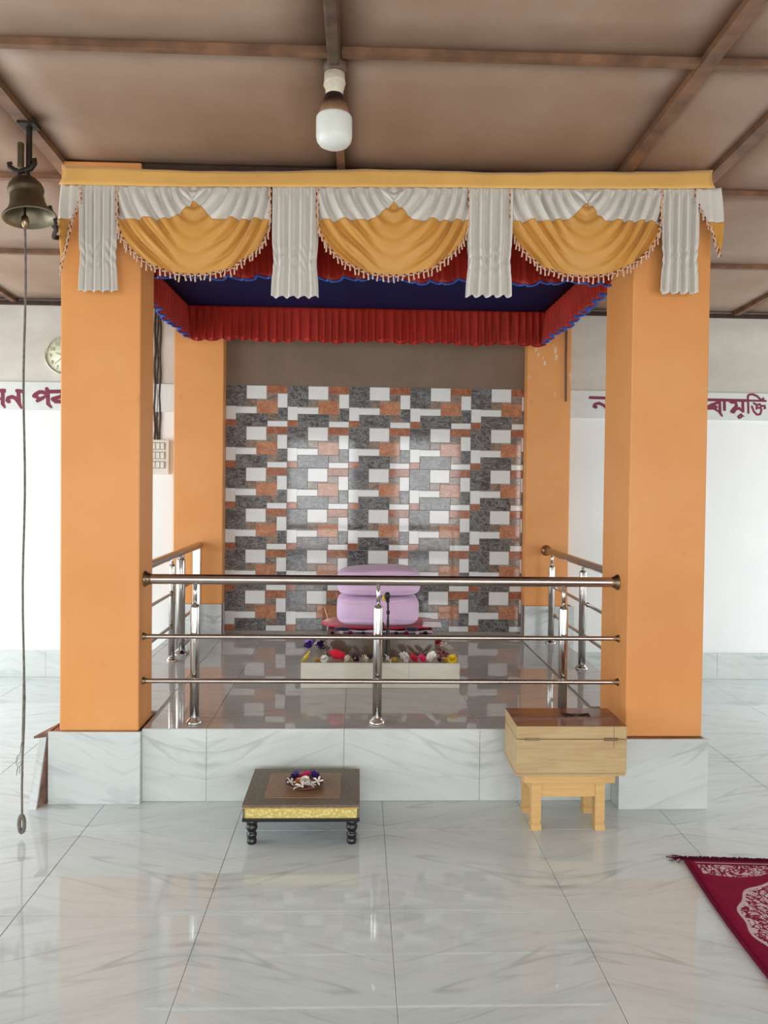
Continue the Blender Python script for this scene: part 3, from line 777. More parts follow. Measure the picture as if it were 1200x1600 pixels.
def fringe_on(parent, edge, rn, tl=.030):
    pts = resample(edge, .006)
    m1, m2 = MB(), MB(); twist(m1, m2, pts)
    obj('fringe_cord', m1, 'fringe', parent); obj('fringe_cord', m2, 'fringe_dark', parent)
    m3 = MB()
    for p in resample(edge, .0215):
        lx = rn.uniform(-.006, .006); l = tl * rn.uniform(.75, 1.15)
        m3.tube([p + Vector((0, -.003, .004)), p + Vector((lx * .4, -.004, -l * .5)), p + Vector((lx, -.002, -l))], [.0022, .0034, .0042], 5)
    obj('tassels', m3, 'fringe', parent, kind='stuff')
def swag(sc, seed):
    half = .318; rn = random.Random(seed); ph = rn.uniform(0, 6.28)
    def edge(u): return .222 + .232 * max(0, 1 - abs(u) ** 2.15) ** .56
    def bound(u): return .221 - .074 * max(0, 1 - abs(u) / .24) ** .9 + .004 * math.sin(u * 17 + ph)
    def out(u, d):
        p_ = 1.55
        rho = (abs(u) ** p_ + (max(0, d - .085) / .40) ** p_) ** (1 / p_)
        au = abs(u); side = min(1, max(0, (au - .10) / .45)); side = side * side * (3 - 2 * side)
        wt = min(1, max(0, (d - .19) / .06)); a = (1 - wt) * (1.0 + .6 * side) + wt * (.10 + 1.15 * side)
        a *= 1 - .45 * min(1, max(0, (d - .2) / .25))
        wv = 2 * PI * (6.2 * rho + .35 * math.sin(4.1 * u + ph) * side) + ph
        fold = .0125 * (math.sin(wv) + .35 * math.sin(2 * wv + 1.0)) * a
        fold += .003 * math.sin(2 * PI * 11 * rho + 1.7 * ph + 2 * u) * side
        knot = .022 * math.exp(-(u / .12) ** 2 - ((d - .115) / .03) ** 2)
        belly = .020 * math.sin(PI * min(1, max(0, (d - .08) / .38))) * (1 - u * u)
        pin = min(1, max(.35, (d - .08) / .04))
        return .016 + (fold * pin) + belly + knot
    def low(u, v):
        x = -1 + 2 * u; b = bound(x); e = max(b + .003, edge(x)); d = b + (e - b) * v
        return vp(sc + half * x, d, out(x, d))
    def hi(u, v):
        x = -1 + 2 * u; d = .078 + (bound(x) - .078) * v
        return vp(sc + half * x, d, out(x, d))
    o = obj('swag', MB().grid(low, 140, 34), 'yellow_satin', val, solid=.002)
    obj('white_top', MB().grid(hi, 140, 20), 'white_satin', o, solid=.002)
    # little gathered knot at the top of the drape
    kb = MB()
    for sx in (-1, 1):
        kb.tube([vp(sc + sx * .004, .155, .05), vp(sc + sx * .030, .128, .058), vp(sc + sx * .052, .104, .045)], [.004, .011, .006], 8)
    obj('knot', kb, 'white_satin', o)
    e = [vp(sc - half, .085 + .137 * k / 8, .026) for k in range(8)]
    n = 80
    e += [vp(sc + half * x, max(bound(x) + .003, edge(x)), out(x, edge(x)) + .003) for x in (-1 + 2 * k / n for k in range(n + 1))]
    e += [vp(sc + half, .222 - .137 * k / 8, .026) for k in range(1, 9)]
    fringe_on(o, e, rn)
for k, sc in enumerate((.556, 1.392, 2.204)): swag(sc, 40 + k)
def tail(s0, s1, bottom, seed):
    rn = random.Random(seed); ph = rn.uniform(0, 6.28); nfold = 4.3; tw = rn.uniform(-.3, .3)
    def P(u, v):
        w = s1 - s0; d = .079 + (bottom - .079) * v
        nar = 1 - .07 * math.exp(-((v - .68) / .12) ** 2) + .03 * (v > .8) * (v - .8) * 5
        s = (s0 + s1) / 2 + (u - .5) * w * nar + .010 * v * tw
        ff = math.sin(2 * PI * nfold * u + ph + tw * v)
        fold = .015 * ff + .005 * math.sin(2 * PI * nfold * 2 * u + 2 * ph)
        crumple = .008 * math.exp(-((v - .66) / .13) ** 2) * math.sin(d * 130 + 5 * math.sin(u * 9 + ph)) * math.cos(u * 14 + ph)
        return vp(s, d + .006 * v * math.sin(2 * PI * nfold * u + ph + 1.2), .022 + (fold + crumple) * min(1, .3 + 7 * v))
    obj('pleated_tail', MB().grid(P, 70, 70), 'white_satin', val, solid=.002)
for k, (a, b, bt) in enumerate(((.082, .236, .525), (.884, 1.077, .545), (1.706, 1.892, .538), (2.528, 2.692, .520))): tail(a, b, bt, 60 + k)
def jabot(left):
    s0, s1 = (.002, .086) if left else (2.668, 2.775)
    rn = random.Random(80 + left)
    def lim(u): return (.14 + .30 * (1 - u) ** 1.25) if left else (.14 + .23 * u ** 1.2)
    def sx(u, d):
        bul = (.010 if left else .014) * math.sin(PI * min(1, (d - .08) / .3)); return s0 + (s1 - s0) * u + (-bul if left else bul) * (1 - u if left else u)
    def out(u, d): return .018 + .006 * math.sin(2 * PI * 2.2 * u)
    def P0(u, v):
        d = .079 + (min(.222, lim(u)) - .079) * v; return vp(sx(u, d), d, out(u, d))
    def P1(u, v):
        a = min(.222, lim(u)); d = a + (max(a + .002, lim(u)) - a) * v; return vp(sx(u, d), d, out(u, d))
    o = obj('jabot', MB().grid(P1, 24, 16), 'yellow_satin', val, solid=.002)
    obj('white_top', MB().grid(P0, 24, 12), 'white_satin', o, solid=.002)
    us = [k / 20 for k in range(21)]
    e = [vp(sx(u, lim(u)), lim(u), out(u, lim(u)) + .004) for u in us]
    inner = [vp(s1 if left else s0, .085 + .055 * k / 5, .026) for k in range(6)]
    e = (e + inner[::-1]) if left else (inner + e)
    fringe_on(o, e, rn, .022)
jabot(True); jabot(False)

# ================================================================== BELL
BX, BY = -1.297, 3.02
t = thing('hanging_bell', 'aged brass temple bell hung by a bolt from the ceiling at left', 'bell', (BX, BY, 2.38))
tiltm = Matrix.Rotation(math.radians(-10), 4, 'Y') @ Matrix.Rotation(math.radians(-5), 4, 'X')
def bellz(mb):
    mb.v = [tuple((tiltm @ Vector((x, y, z)) + Vector((BX - .004, BY, 2.585)))) for x, y, z in mb.v]; return mb
prof = [(.001, -.028), (.024, -.03), (.046, -.042), (.060, -.060), (.066, -.078), (.064, -.088), (.058, -.092), (.061, -.105), (.063, -.125), (.068, -.145), (.078, -.163), (.092, -.177), (.098, -.184), (.099, -.190)]
obj('body', bellz(MB().lathe(prof, 0, 0, 40, cap=False)), 'brass', t)
inner = [(.099, -.190), (.094, -.191), (.082, -.172), (.066, -.15), (.058, -.12), (.05, -.07), (.001, -.05)]
obj('mouth', bellz(MB().lathe(inner, 0, 0, 40, cap=False)), 'bell_inner', t)
cr = MB()
cr.tube([(-.018, 0, -.03), (-.014, 0, -.005), (0, 0, .006), (.014, 0, -.005), (.018, 0, -.03)], .008, 8)
for sx in (-1, 1): cr.tube([(0, 0, -.002), (sx * .03, 0, .004), (sx * .048, 0, .022), (sx * .05, 0, .036), (sx * .038, 0, .036)], [.011, .011, .010, .009, .006], 8)
obj('crown', bellz(cr), 'iron', t)
obj('clapper', MB().lathe([(.004, .12), (.004, .05), (.013, .04), (.015, .02), (.009, .004), (.006, 0)], BX + .006, BY - .006, 14, 'Z', 2.365), 'steel_dark', t)
obj('bolt', MB().lathe([(.0105, 0)] + [(.0105 if k % 2 else .013, .004 * k) for k in range(1, 25)] + [(.009, .1)], BX - .008, BY - .012, 12, 'Z', 2.585), 'brass', t)
obj('hanger_rod', MB().tube([(BX + .016, BY + .006, 2.60), (BX + .016, BY + .006, ceil_z(BY) - .012)], .0115, 10), 'iron', t)
obj('hanger_bracket', MB().box(BX - .014, BX + .05, BY - .035, BY + .03, ceil_z(BY) - .024, ceil_z(BY) - .008), 'iron', t)
# pull cord
pc = thing('bell_cord', 'long grey pull cord hanging from the bell almost to the floor', 'cord', (BX, BY, .01))
pts = [(BX + .006 - .004 * k / 20 + .0035 * math.sin(k * .9), BY - .006, 2.37 - (2.37 - .085) * k / 20) for k in range(21)]
obj('cord', MB().tube(pts, [.0045 + (.0018 if k in (16, 17) else 0) for k in range(21)], 8), 'rope', pc)
lp = [(BX - .002 + .010 * math.sin(2 * PI * k / 16), BY - .006, .05 - .034 * math.cos(2 * PI * k / 16) + .005) for k in range(16)]
obj('loop', MB().tube(lp, .0075, 7, closed=True), 'rope', pc)
fz = MB()
for k in range(9): 
    a = random.uniform(-1, 1); z = random.uniform(.28, .40)
    fz.tube([(BX - .002, BY - .006, z), (BX - .002 + a * .02, BY - .008, z - .02), (BX - .002 + a * .022, BY - .008, z - .045)], .0012, 4)
obj('frayed_threads', fz, 'rope', pc, kind='stuff')
# tie rope from bell to column
tr = MB()
def twirl(pts, r):
    P = resample(pts, .006); m = tr
    for k in (0, 1):
        m.tube([p + Vector((0, math.cos(i * 1.1 + k * PI) * r, math.sin(i * 1.1 + k * PI) * r)) for i, p in enumerate(P)], r, 6)
twirl([(BX + .094, BY + .01, 2.452), (BX + .085, BY + .07, 2.435), (-1.276, 3.25, 2.450), (-1.294, 3.40, 2.47)], .006)
twirl([(BX + .112, BY + .015, 2.405), (BX + .10, BY + .06, 2.388), (-1.276, 3.25, 2.405), (-1.294, 3.41, 2.45)], .006)
o = obj('tie_rope', tr, 'dark_rope'); tag(o, 'dark twisted rope tying the brass bell to the front left column', 'rope')

# ================================================================== LED BULB
LX, LY = -.094, 2.58
lz = ceil_z(LY)
obj('trim_5', MB().bbox(LX - .022, LX + .016, .2, LY - .02, lz - .034 + .0, lz - .005, .006), 'conduit', kind='structure')
t = thing('light_bulb', 'large unlit LED bulb with sooty base hanging from the ceiling', 'lamp', (LX, LY, 2.51))
obj('ceiling_rose', MB().lathe([(.040, 0), (.042, -.012), (.038, -.030), (.030, -.036)], LX, LY, 28, 'Z', lz - .006), 'conduit', t)
obj('lamp_holder', MB().lathe([(.026, 0), (.034, -.004), (.035, -.03), (.033, -.05), (.030, -.055), (.029, -.078), (.022, -.086), (.018, -.088)], LX, LY, 28, 'Z', lz - .038), 'holder', t)
obj('holder_ring', MB().tube([(LX + .034 * math.cos(a), LY + .034 * math.sin(a), lz - .075 + .006 * math.cos(a + 1)) for a in (2 * PI * k / 28 for k in range(28))], .003, 6, closed=True), 'holder', t)
zb = 2.617
obj('bulb_base', MB().lathe([(.017, .070), (.017, .060), (.021, .050), (.031, .030), (.042, .004), (.051, -.026), (.054, -.046), (.052, -.048), (.052, -.052), (.055, -.054), (.055, -.060)], LX, LY, 36, 'Z', zb + .035), 'bulb_base', t)
obj('screw_cap', MB().lathe([(.017, 0), (.017, .02)], LX, LY, 20, 'Z', zb + .093), 'iron', t)
obj('diffuser', MB().lathe([(.055, 0), (.059, -.006), (.060, -.012), (.060, -.068), (.057, -.083), (.048, -.095), (.034, -.102), (.015, -.105), (.001, -.1055)], LX, LY, 40, 'Z', zb), 'bulb_glass', t)

# ================================================================== CLOCK, SWITCHBOARD, CABLES
CXk, CZk, CR = -2.076, 2.268, .134
t = thing('wall_clock', 'round cream wall clock on the back wall, half hidden by the front left column', 'clock', (CXk, YB, CZk))
obj('face', MB().lathe([(CR - .010, 0), (CR - .010, -.016)], CXk, YB, 48, 'Y', CZk), 'clock_face', t)
obj('rim', MB().lathe([(CR, 0), (CR, -.02), (CR - .004, -.028), (CR - .010, -.027), (CR - .013, -.0165)], CXk, YB, 56, 'Y', CZk, cap=False), 'clock_rim', t)
for h in range(1, 13):
    a = PI / 2 - h * PI / 6; cu = bpy.data.curves.new('numeral', 'FONT'); cu.body = str(h); cu.size = .036; cu.align_x = 'CENTER'; cu.align_y = 'CENTER'; cu.extrude = .0006
    cu.materials.append(MAT['clock_ink']); tmp = bpy.data.objects.new('numeral_text', cu); C.objects.link(tmp); bpy.context.view_layer.update()
    me = bpy.data.meshes.new_from_object(tmp.evaluated_get(bpy.context.evaluated_depsgraph_get())); bpy.data.objects.remove(tmp); bpy.data.curves.remove(cu)
    o = bpy.data.objects.new('numeral', me); C.objects.link(o); o.parent = t
    o.location = (math.cos(a) * .093, -.0168, math.sin(a) * .093); o.rotation_euler = (PI / 2, 0, 0)
def hand(deg, L, w, dy):
    a = math.radians(90 - deg); dx, dz = math.cos(a), math.sin(a); nx, nz = -dz * w / 2, dx * w / 2
    q = [(CXk - dx * .015 + nx, CZk - dz * .015 + nz), (CXk + dx * L + nx * .4, CZk + dz * L + nz * .4), (CXk + dx * L - nx * .4, CZk + dz * L - nz * .4), (CXk - dx * .015 - nx, CZk - dz * .015 - nz)]
    mb = MB().add([(x, YB - .018 - dy, z) for x, z in q] + [(x, YB - .0195 - dy, z) for x, z in q], [(3, 2, 1, 0), (4, 5, 6, 7), (0, 1, 5, 4), (1, 2, 6, 5), (2, 3, 7, 6), (3, 0, 4, 7)])
    obj('hand', mb, 'clock_ink', t)
hand(289, .062, .007, 0); hand(228, .088, .005, .002)
obj('hub', MB().lathe([(.006, -.016), (.006, -.024)], CXk, YB, 12, 'Y', CZk), 'clock_ink', t)

t = thing('switchboard', 'off white wall switchboard with rows of switches behind the front left column', 'switchboard', (-1.40, YB, 1.44))
SX0, SX1, SZ0, SZ1 = -1.505, -1.338, 1.445, 1.688
obj('box', MB().bbox(SX0, SX1, YB - .04, YB, SZ0, SZ1, .004), 'plastic_white', t)
for r in range(3):
    zc = SZ1 - .045 - r * .066
    obj('faceplate', MB().bbox(SX0 + .012, SX1 - .022, YB - .043, YB - .0395, zc - .026, zc + .026, .001), 'switch_grey', t)
    for k in range(4):
        xc = SX0 + .03 + k * .031
        obj('switch', MB().add([(xc - .012, YB - .043, zc - .02), (xc + .012, YB - .043, zc - .02), (xc + .012, YB - .043, zc + .02), (xc - .012, YB - .043, zc + .02), (xc - .012, YB - .046, zc - .02), (xc + .012, YB - .046, zc - .02), (xc + .012, YB - .051, zc + .02), (xc - .012, YB - .051, zc + .02)],
            [(4, 5, 6, 7), (0, 4, 7, 3), (1, 2, 6, 5), (0, 1, 5, 4), (3, 7, 6, 2)]), 'plastic_white', t)
t = thing('wall_cables', 'bundle of dusty dark cables running up the wall from the switchboard', 'cable', (-1.42, YB, 1.69))
for k, (x, r) in enumerate(((-1.446, .008), (-1.428, .006), (-1.410, .008))):
    obj('cable', MB().tube([(x + .004 * math.sin(z_ * 1.7 + k * 2), YB - r - .001, 1.688 + (2.62 - 1.688) * z_ / 12) for z_ in range(13)], r, 8), 'cable', t)

# ================================================================== LOW TABLE
TXc, TYc = -.2075, 3.117
t = thing('low_table', 'low dark carved wooden table with gold front band and black turned legs', 'table', (TXc, TYc, 0))
x0, x1, y0, y1 = -.433, .018, 2.929, 3.304
obj('tabletop', MB().bbox(x0, x1, y0, y1, .152, .163, .002), 'dark_wood', t)
obj('top_panel', MB().bbox(-.356, -.060, 2.993, 3.253, .1625, .1645, .0009), 'panel_wood', t)
obj('gold_trim', MB().bbox(x0 + .002, x1 - .002, y0 + .001, y1 - .002, .147, .1525, .002), 'gold_edge', t)
obj('gold_band', MB().box(x0 + .011, x1 - .011, y0 + .007, y1 - .011, .108, .148), 'gold', t)
for a, b in ((x0 + .002, x0 + .012), (x1 - .012, x1 - .001)):
    obj('corner_block', MB().box(a, b, y0 + .009, y1 - .006, .108, .148), 'dark_wood', t)
obj('base_rim', MB().bbox(x0, x1, y0, y1, .096, .109, .003), 'lacquer', t)
lp = [(.0175, 0), (.019, .006), (.019, .014), (.0165, .018), (.0185, .026), (.0205, .036), (.017, .043), (.0135, .047), (.019, .052), (.0225, .062), (.021, .070), (.0165, .075), (.0225, .079), (.0225, .097)]
lm = MB().lathe(lp, 0, 0, 20).mesh('leg', 'lacquer')
for x in (-.399, -.012):
    for y in (2.966, 3.268):
        o = bpy.data.objects.new('leg', lm); C.objects.link(o); o.parent = t; o.location = (x - TXc, y - TYc, 0)
PZ = .1645
pl = thing('offering_plate', 'round reddish brown plate of flowers on the low dark table', 'plate', (-.207, 3.115, PZ))
obj('plate', MB().lathe([(.001, 0), (.050, 0), (.062, .004), (.074, .013), (.078, .0175), (.0795, .018), (.078, .0145), (.064, .0075), (.05, .0045), (.001, .0042)][::1], -.207, 3.115, 44, 'Z', PZ, cap=False), 'copper', pl)

# ================================================================== DONATION BOX ON STOOL
t = thing('stool', 'small honey coloured wooden stool carrying the pale wooden box', 'stool', (.866, 3.17, 0))
obj('seat', MB().bbox(.683, 1.055, 3.062, 3.28, .192, .230, .003), 'stool_wood', t)
for (y0, y1) in ((3.075, 3.093), (3.245, 3.263)): obj('apron', MB().bbox(.735, .996, y0, y1, .132, .1925, .002), 'stool_wood', t)
for (a, b) in ((.724, .74), (.99, 1.006)): obj('apron', MB().bbox(a, b, 3.09, 3.25, .132, .1925, .002), 'stool_wood', t)
for x in (.735, .996):
    for y in (3.089, 3.25):
        mb = MB()
        zs = [(0, .0205, .006), (.020, .0205, .004), (.032, .0165, 0), (.040, .0195, 0), (.1925, .0195, 0)]
        vs = []; fs = []
        for z, h, fwd in zs: vs += [(x - h, y - h - fwd, z), (x + h, y - h - fwd, z), (x + h, y + h, z), (x - h, y + h, z)]
        for i in range(len(zs) - 1):
            for k in range(4): fs.append((i * 4 + k, i * 4 + (k + 1) % 4, i * 4 + 4 + (k + 1) % 4, i * 4 + 4 + k))
        fs += [(3, 2, 1, 0), tuple(range(len(vs) - 4, len(vs)))]
        obj('leg', mb.add(vs, fs), 'stool_wood', t)
t = thing('wooden_box', 'pale wooden chest with hinged brown lid standing on a small stool', 'box', (.868, 3.16, .23))
bx0, bx1, by0, by1 = .645, 1.092, 3.04, 3.287
obj('body', MB().bbox(bx0, bx1, by0, by1, .240, .378, .002), 'box_wood', t)
obj('base_board', MB().bbox(bx0 - .001, bx1 - .004, by0 - .001, by1, .2302, .2395, .0015), 'box_wood', t)
obj('lid', MB().bbox(bx0, bx1, by0, by1, .380, .431, .003), 'box_wood', t)
obj('lid_top', MB().bbox(bx0 + .001, bx1 - .001, by0 + .0015, by1 - .001, .4305, .4335, .001), 'box_lid', t)
for xa in (.680, .998):
    obj('hinge', MB().box(xa, xa + .058, by0 - .0025, by0 + .002, .373, .3785).tube([(xa, by0 - .003, .3795), (xa + .058, by0 - .003, .3795)], .0022, 6).box(xa, xa + .058, by0 - .0025, by0 + .002, .3805, .386), 'steel_dark', t)
obj('board_joint', MB().box(1.038, 1.0392, by0 - .0006, by0 + .002, .345, .4295), 'iron', t)
k = thing('key_bunch', 'small dark bunch of keys lying on the brown lid of the box', 'keys', (.93, 3.18, .4335))
obj('ring', MB().tube([(.925 + .014 * math.cos(a), 3.185 + .012 * math.sin(a), .436) for a in (2 * PI * q / 16 for q in range(16))], .0018, 6, closed=True), 'iron', k)
for a in (.2, -.25, 2.9, 3.5):
    ca, sa = math.cos(a), math.sin(a); x, y = .925 + .014 * ca, 3.185 + .012 * sa
    m = MB().lathe([(.010, 0), (.010, .003)], x + ca * .010, y + sa * .01, 10, 'Z', .4335)
    m.tube([(x + ca * .018, y + sa * .018, .4355), (x + ca * .045, y + sa * .045, .4355)], .0028, 6)
    m.box(min(x + ca * .036, x + ca * .044), max(x + ca * .036, x + ca * .044), y + sa * .04, y + sa * .04 + .008, .4338, .4372)
    obj('key', m, 'iron', k)

# ================================================================== CARPET
def rug_mat():
    t = NT('maroon_damask_pile'); v = t.obj(); x = t.node('ShaderNodeSeparateXYZ'); t.link(v, x.inputs[0]); U, V = x.outputs[0], x.outputs[1]
    # filigree
    vo = t.node('ShaderNodeTexVoronoi', feature='DISTANCE_TO_EDGE'); t.link(v, vo.inputs[0]); vo.inputs['Scale'].default_value = 30
    n = t.noise(v, 21, 3, .5, 2.2)
    curl = t.ramp(t.math('ABSOLUTE', t.math('SUBTRACT', n, .5)), .045, .06, 0, 1)
    fil = t.math('MULTIPLY', curl, t.ramp(vo.outputs['Distance'], .03, .06))
    # masks (metres from the rug's far left corner): border stripe, scalloped band, medallion
    d = t.math('MULTIPLY', V, -1.0)
    wav = t.math('MULTIPLY', t.math('ABSOLUTE', t.math('SINE', t.math('MULTIPLY', U, 11))), .028)
    band = t.math('MULTIPLY', t.ramp(d, .050, .053), t.ramp(t.math('SUBTRACT', d, wav), .105, .108, 1, 0))
    stripe = t.math('MULTIPLY', t.ramp(d, .033, .035), t.ramp(d, .038, .040, 1, 0))
    # slim bright border line at the scalloped edge
    du = t.math('SUBTRACT', U, .315); dv = t.math('SUBTRACT', d, .46)
    rr = t.math('SQRT', t.math('ADD', t.math('POWER', t.math('ABSOLUTE', du), 2.0), t.math('MULTIPLY', t.math('POWER', t.math('ABSOLUTE', dv), 2.0), .8)))
    rr = t.math('ADD', rr, t.math('MULTIPLY', t.math('SINE', t.math('MULTIPLY', t.math('ARCTAN2', dv, du), 12)), .006))
    med = t.ramp(rr, .272, .275, 1, 0)
    rim = t.math('MULTIPLY', t.ramp(rr, .262, .264), med)
    edge = t.math('MULTIPLY', t.ramp(U, .03, .032), 1.0)
    f = t.math('MULTIPLY', t.math('MAXIMUM', t.math('MAXIMUM', t.math('MULTIPLY', t.math('MAXIMUM', band, med), fil), stripe), t.math('MULTIPLY', rim, .9)), edge)
    red = t.mix(t.ramp(t.noise(v, 9, 3), .3, .7), S((128, 16, 52)), S((146, 24, 62)))
    t.bump(t.noise(v, 420, 2), .5, .004)
    return t.done(t.mix(f, red, S((216, 196, 200))), .95, spec=.1)
rg = thing('carpet', 'maroon carpet with white damask pattern, its fringed corner on the right', 'carpet', (1.232, 2.815, 0), rot=(0, 0, math.radians(-4)))
RW, RL = 1.5, 2.4
def rug(u, v):
    x = RW * u; y = -.018 - RL * v; return (x + .012 * math.sin(y * 4), y, .007 + .0015 * math.sin(x * 13) * math.sin(y * 9))
obj('pile', MB().grid(rug, 30, 40), rug_mat(), rg, local=True, solid=.006)
obj('bound_edge', MB().tube([(.002 + .012 * math.sin(y * 4), y, .0075) for y in (-.018 - RL * k / 40 for k in range(41))], .0055, 8), cloth('maroon_binding', (104, 16, 50), .9, sheen=0.0, spec=.1), rg, local=True)
fr = MB(); rn = random.Random(9)
for k in range(900):
    x = RW * k / 900 + rn.uniform(-.002, .002); l = rn.uniform(.024, .042); a = rn.uniform(-.008, .008)
    fr.tube([(x, -.02, .008), (x + a * .5, -.02 + l * .5, .011 + rn.uniform(0, .004)), (x + a, -.02 + l, .003)], [.0022, .0022, .0012], 4)
for k in range(14):
    y = rn.uniform(-.03, .01); l = rn.uniform(.02, .06)
    fr.tube([(.006, y, .008), (-l * .5, y + .006, .010), (-l, y + rn.uniform(-.01, .02), .004)], .0012, 4)
fr = obj('fringe', fr, cloth('dark_maroon_fringe', (84, 12, 42), .95, sheen=0.0, spec=.1), rg, local=True, kind='stuff')

# ================================================================== FLOWERS
def pm(name, rgb): 
    return plain(name, rgb, .6, var=.12, scale=60)
FM = {'white': pm('white_petal', (240, 238, 230)), 'cream': pm('cream_petal', (232, 216, 196)), 'yellow': pm('yellow_petal', (238, 208, 32)), 'gold': pm('golden_petal', (232, 186, 64)),
      'red': pm('red_petal', (214, 16, 52)), 'pink': pm('deep_pink_petal', (216, 38, 108)), 'purple': pm('deep_purple_petal', (52, 22, 112)), 'lilac': pm('lilac_petal', (168, 130, 206)),
      'dark': pm('dark_plum_petal', (44, 22, 40)), 'maroon': pm('maroon_petal', (136, 22, 44)), 'peach': pm('peach_petal', (224, 150, 118)), 'orange': pm('orange_petal', (222, 112, 40))}
def petal_ring(n, L, w, lift, droop=0.0, twist_=0.0, z=0.0, start=0.0):
    vs = [(0, 0, z)]; fs = []
    for k in range(n):
        a = start + 2 * PI * k / n
        def p(r, t_, h): 
            b = a + twist_ * r / L; return (r * math.cos(b) - t_ * math.sin(b), r * math.sin(b) + t_ * math.cos(b), z + h)
        o = len(vs)
        vs += [p(L * .3, -w * .35, lift * .35), p(L * .3, w * .35, lift * .35), p(L * .35, 0, lift * .35 - .12 * w),
               p(L * .7, -w * .5, lift * .85), p(L * .7, w * .5, lift * .85), p(L * .72, 0, lift * .85 - .15 * w), p(L, 0, lift - droop), p(L * .93, -w * .25, lift - droop * .6), p(L * .93, w * .25, lift - droop * .6)]
        fs += [(0, o, o + 2), (0, o + 2, o + 1), (o, o + 3, o + 5, o + 2), (o + 2, o + 5, o + 4, o + 1), (o + 3, o + 7, o + 6, o + 5), (o + 5, o + 6, o + 8, o + 4)]
    return vs, fs
FP = {}
def proto(kind, colr, cen):
    key = (kind, colr, cen)
    if key in FP: return FP[key]
    mb = MB()
    if kind == 'star': mb.add(*petal_ring(5, 1, .42, .16, .1, .35), smooth=True); cz, cr_ = .05, .10
    elif kind == 'broad': mb.add(*petal_ring(5, 1, .95, .34, .12, .2), smooth=True); cz, cr_ = .16, .16
    elif kind == 'round':
        mb.add(*petal_ring(8, 1, .72, .22, .1), smooth=True); mb.add(*petal_ring(7, .78, .6, .42, 0, .2, .05, .3), smooth=True); mb.add(*petal_ring(5, .5, .5, .5, 0, .2, .10, .7), smooth=True); cz, cr_ = .42, .17
    else:  # pea blossom: one big folded petal and two small
        mb.add(*petal_ring(3, 1, 1.25, .55, .05, 0, 0, .5), smooth=True); mb.add(*petal_ring(2, .55, .7, .6, 0, 0, .05, 1.2), smooth=True); cz, cr_ = .25, .2
    mb.v = [(x, y, max(0.004, z + .03)) for x, y, z in mb.v]
    me = mb.mesh('petals', FM[colr]); ce = MB().blob((0, 0, cz), cr_, cr_, cr_ * .9, 1, 8, 6).mesh('flower_centre', FM[cen])
    FP[key] = (me, ce); return FP[key]
frn = random.Random(5)
NAMES = {'star': 'jasmine_flower', 'broad': 'hibiscus_flower', 'round': 'marigold_flower', 'pea': 'pea_blossom'}
def flower(kind, colr, cen, x, y, z, r, label, group, tilt=(0, 0), name=None):
    me, ce = proto(kind, colr, cen)
    t = thing(name or 'flower', label, 'flower', (x, y, z + .0008), group); t.scale = (r, r, r * 1.6); t.location.z += r * .6 * math.sin(abs(tilt[0])) if tilt[0] > .3 else 0
    t.rotation_euler = (tilt[0], tilt[1], frn.uniform(0, 6.28))
    for n, m in (('petals', me), ('flower_centre', ce)):
        o = bpy.data.objects.new(n, m); C.objects.link(o); o.parent = t
GA = 'flowers laid along the altar slab'
A = AZ
rowy = 4.052
row = [ # front edge of the slab from left to right
 ('broad', 'yellow', 'gold', -.262, .034, 'yellow flower at the left front corner of the altar slab'),
 ('round', 'gold', 'gold', -.212, .016, 'small golden flower beside the yellow corner flower on the altar slab'),
 ('round', 'white', 'white', -.172, .023, 'small white flower left of the big red flower on the altar edge'),
 ('broad', 'red', 'maroon', -.112, .046, 'big red flower drooping over the front edge of the altar slab'),
 ('round', 'cream', 'cream', -.046, .024, 'cream flower right of the big red flower on the altar edge'),
 ('broad', 'dark', 'gold', -.018, .026, 'dark plum flower with golden middle on the altar edge'),
 ('round', 'cream', 'white', .034, .025, 'pale flower left of the dark purple flower on the altar edge'),
 ('pea', 'dark', 'purple', .070, .024, 'dark purple flower left of the middle railing post on the altar edge'),
 ('star', 'white', 'white', .160, .030, 'white flower at the foot of the microphone tripod'),
 ('round', 'gold', 'gold', .200, .020, 'golden flower right of the microphone tripod on the altar edge'),
 ('round', 'white', 'cream', .240, .033, 'large white flower left of the red ones on the altar edge'),
 ('broad', 'red', 'maroon', .291, .027, 'red flower right of the large white one on the altar edge'),
 ('broad', 'pink', 'red', .337, .028, 'deep pink flower between red and white ones on the altar edge'),
 ('broad', 'white', 'cream', .401, .034, 'wide white flower right of the deep pink one on the altar edge'),
 ('pea', 'dark', 'dark', .436, .018, 'small dark flower right of the wide white one on the altar edge'),
 ('round', 'gold', 'gold', .464, .018, 'small golden flower near the right front corner of the altar slab'),
 ('round', 'yellow', 'yellow', .505, .026, 'yellow flower at the right front corner of the altar slab')]
for k, (kd, c, ce, x, r, lb) in enumerate(row):
    yy = rowy - .004 + (.01 if k % 2 else 0)
    if r > .03: yy += .012
    if r > .04: yy -= .030
    flower(kd, c, ce, x + .004, yy, A, r * 1.05, lb, GA, (.85 if r > .02 else .1, frn.uniform(-.15, .15)))
lft = [('pea', 'lilac', 'lilac', -.264, 4.395, .031, 'lilac flower outermost in the left cluster on the altar slab'),
 ('pea', 'purple', 'lilac', -.262, 4.325, .032, 'deep purple flower at the front of the left cluster on the altar slab'),
 ('pea', 'purple', 'purple', -.211, 4.315, .028, 'deep purple flower beside the brown stone in the left cluster'),
 ('round', 'white', 'cream', -.212, 4.47, .036, 'white flower at the back of the left cluster on the altar slab'),
 ('pea', 'dark', 'cream', -.200, 4.375, .028, 'dark plum flower in the middle of the left cluster beside the stone')]
for kd, c, ce, x, y, r, lb in lft: flower(kd, c, ce, x, y, A, r * 1.15, lb, GA, (.5, 0))
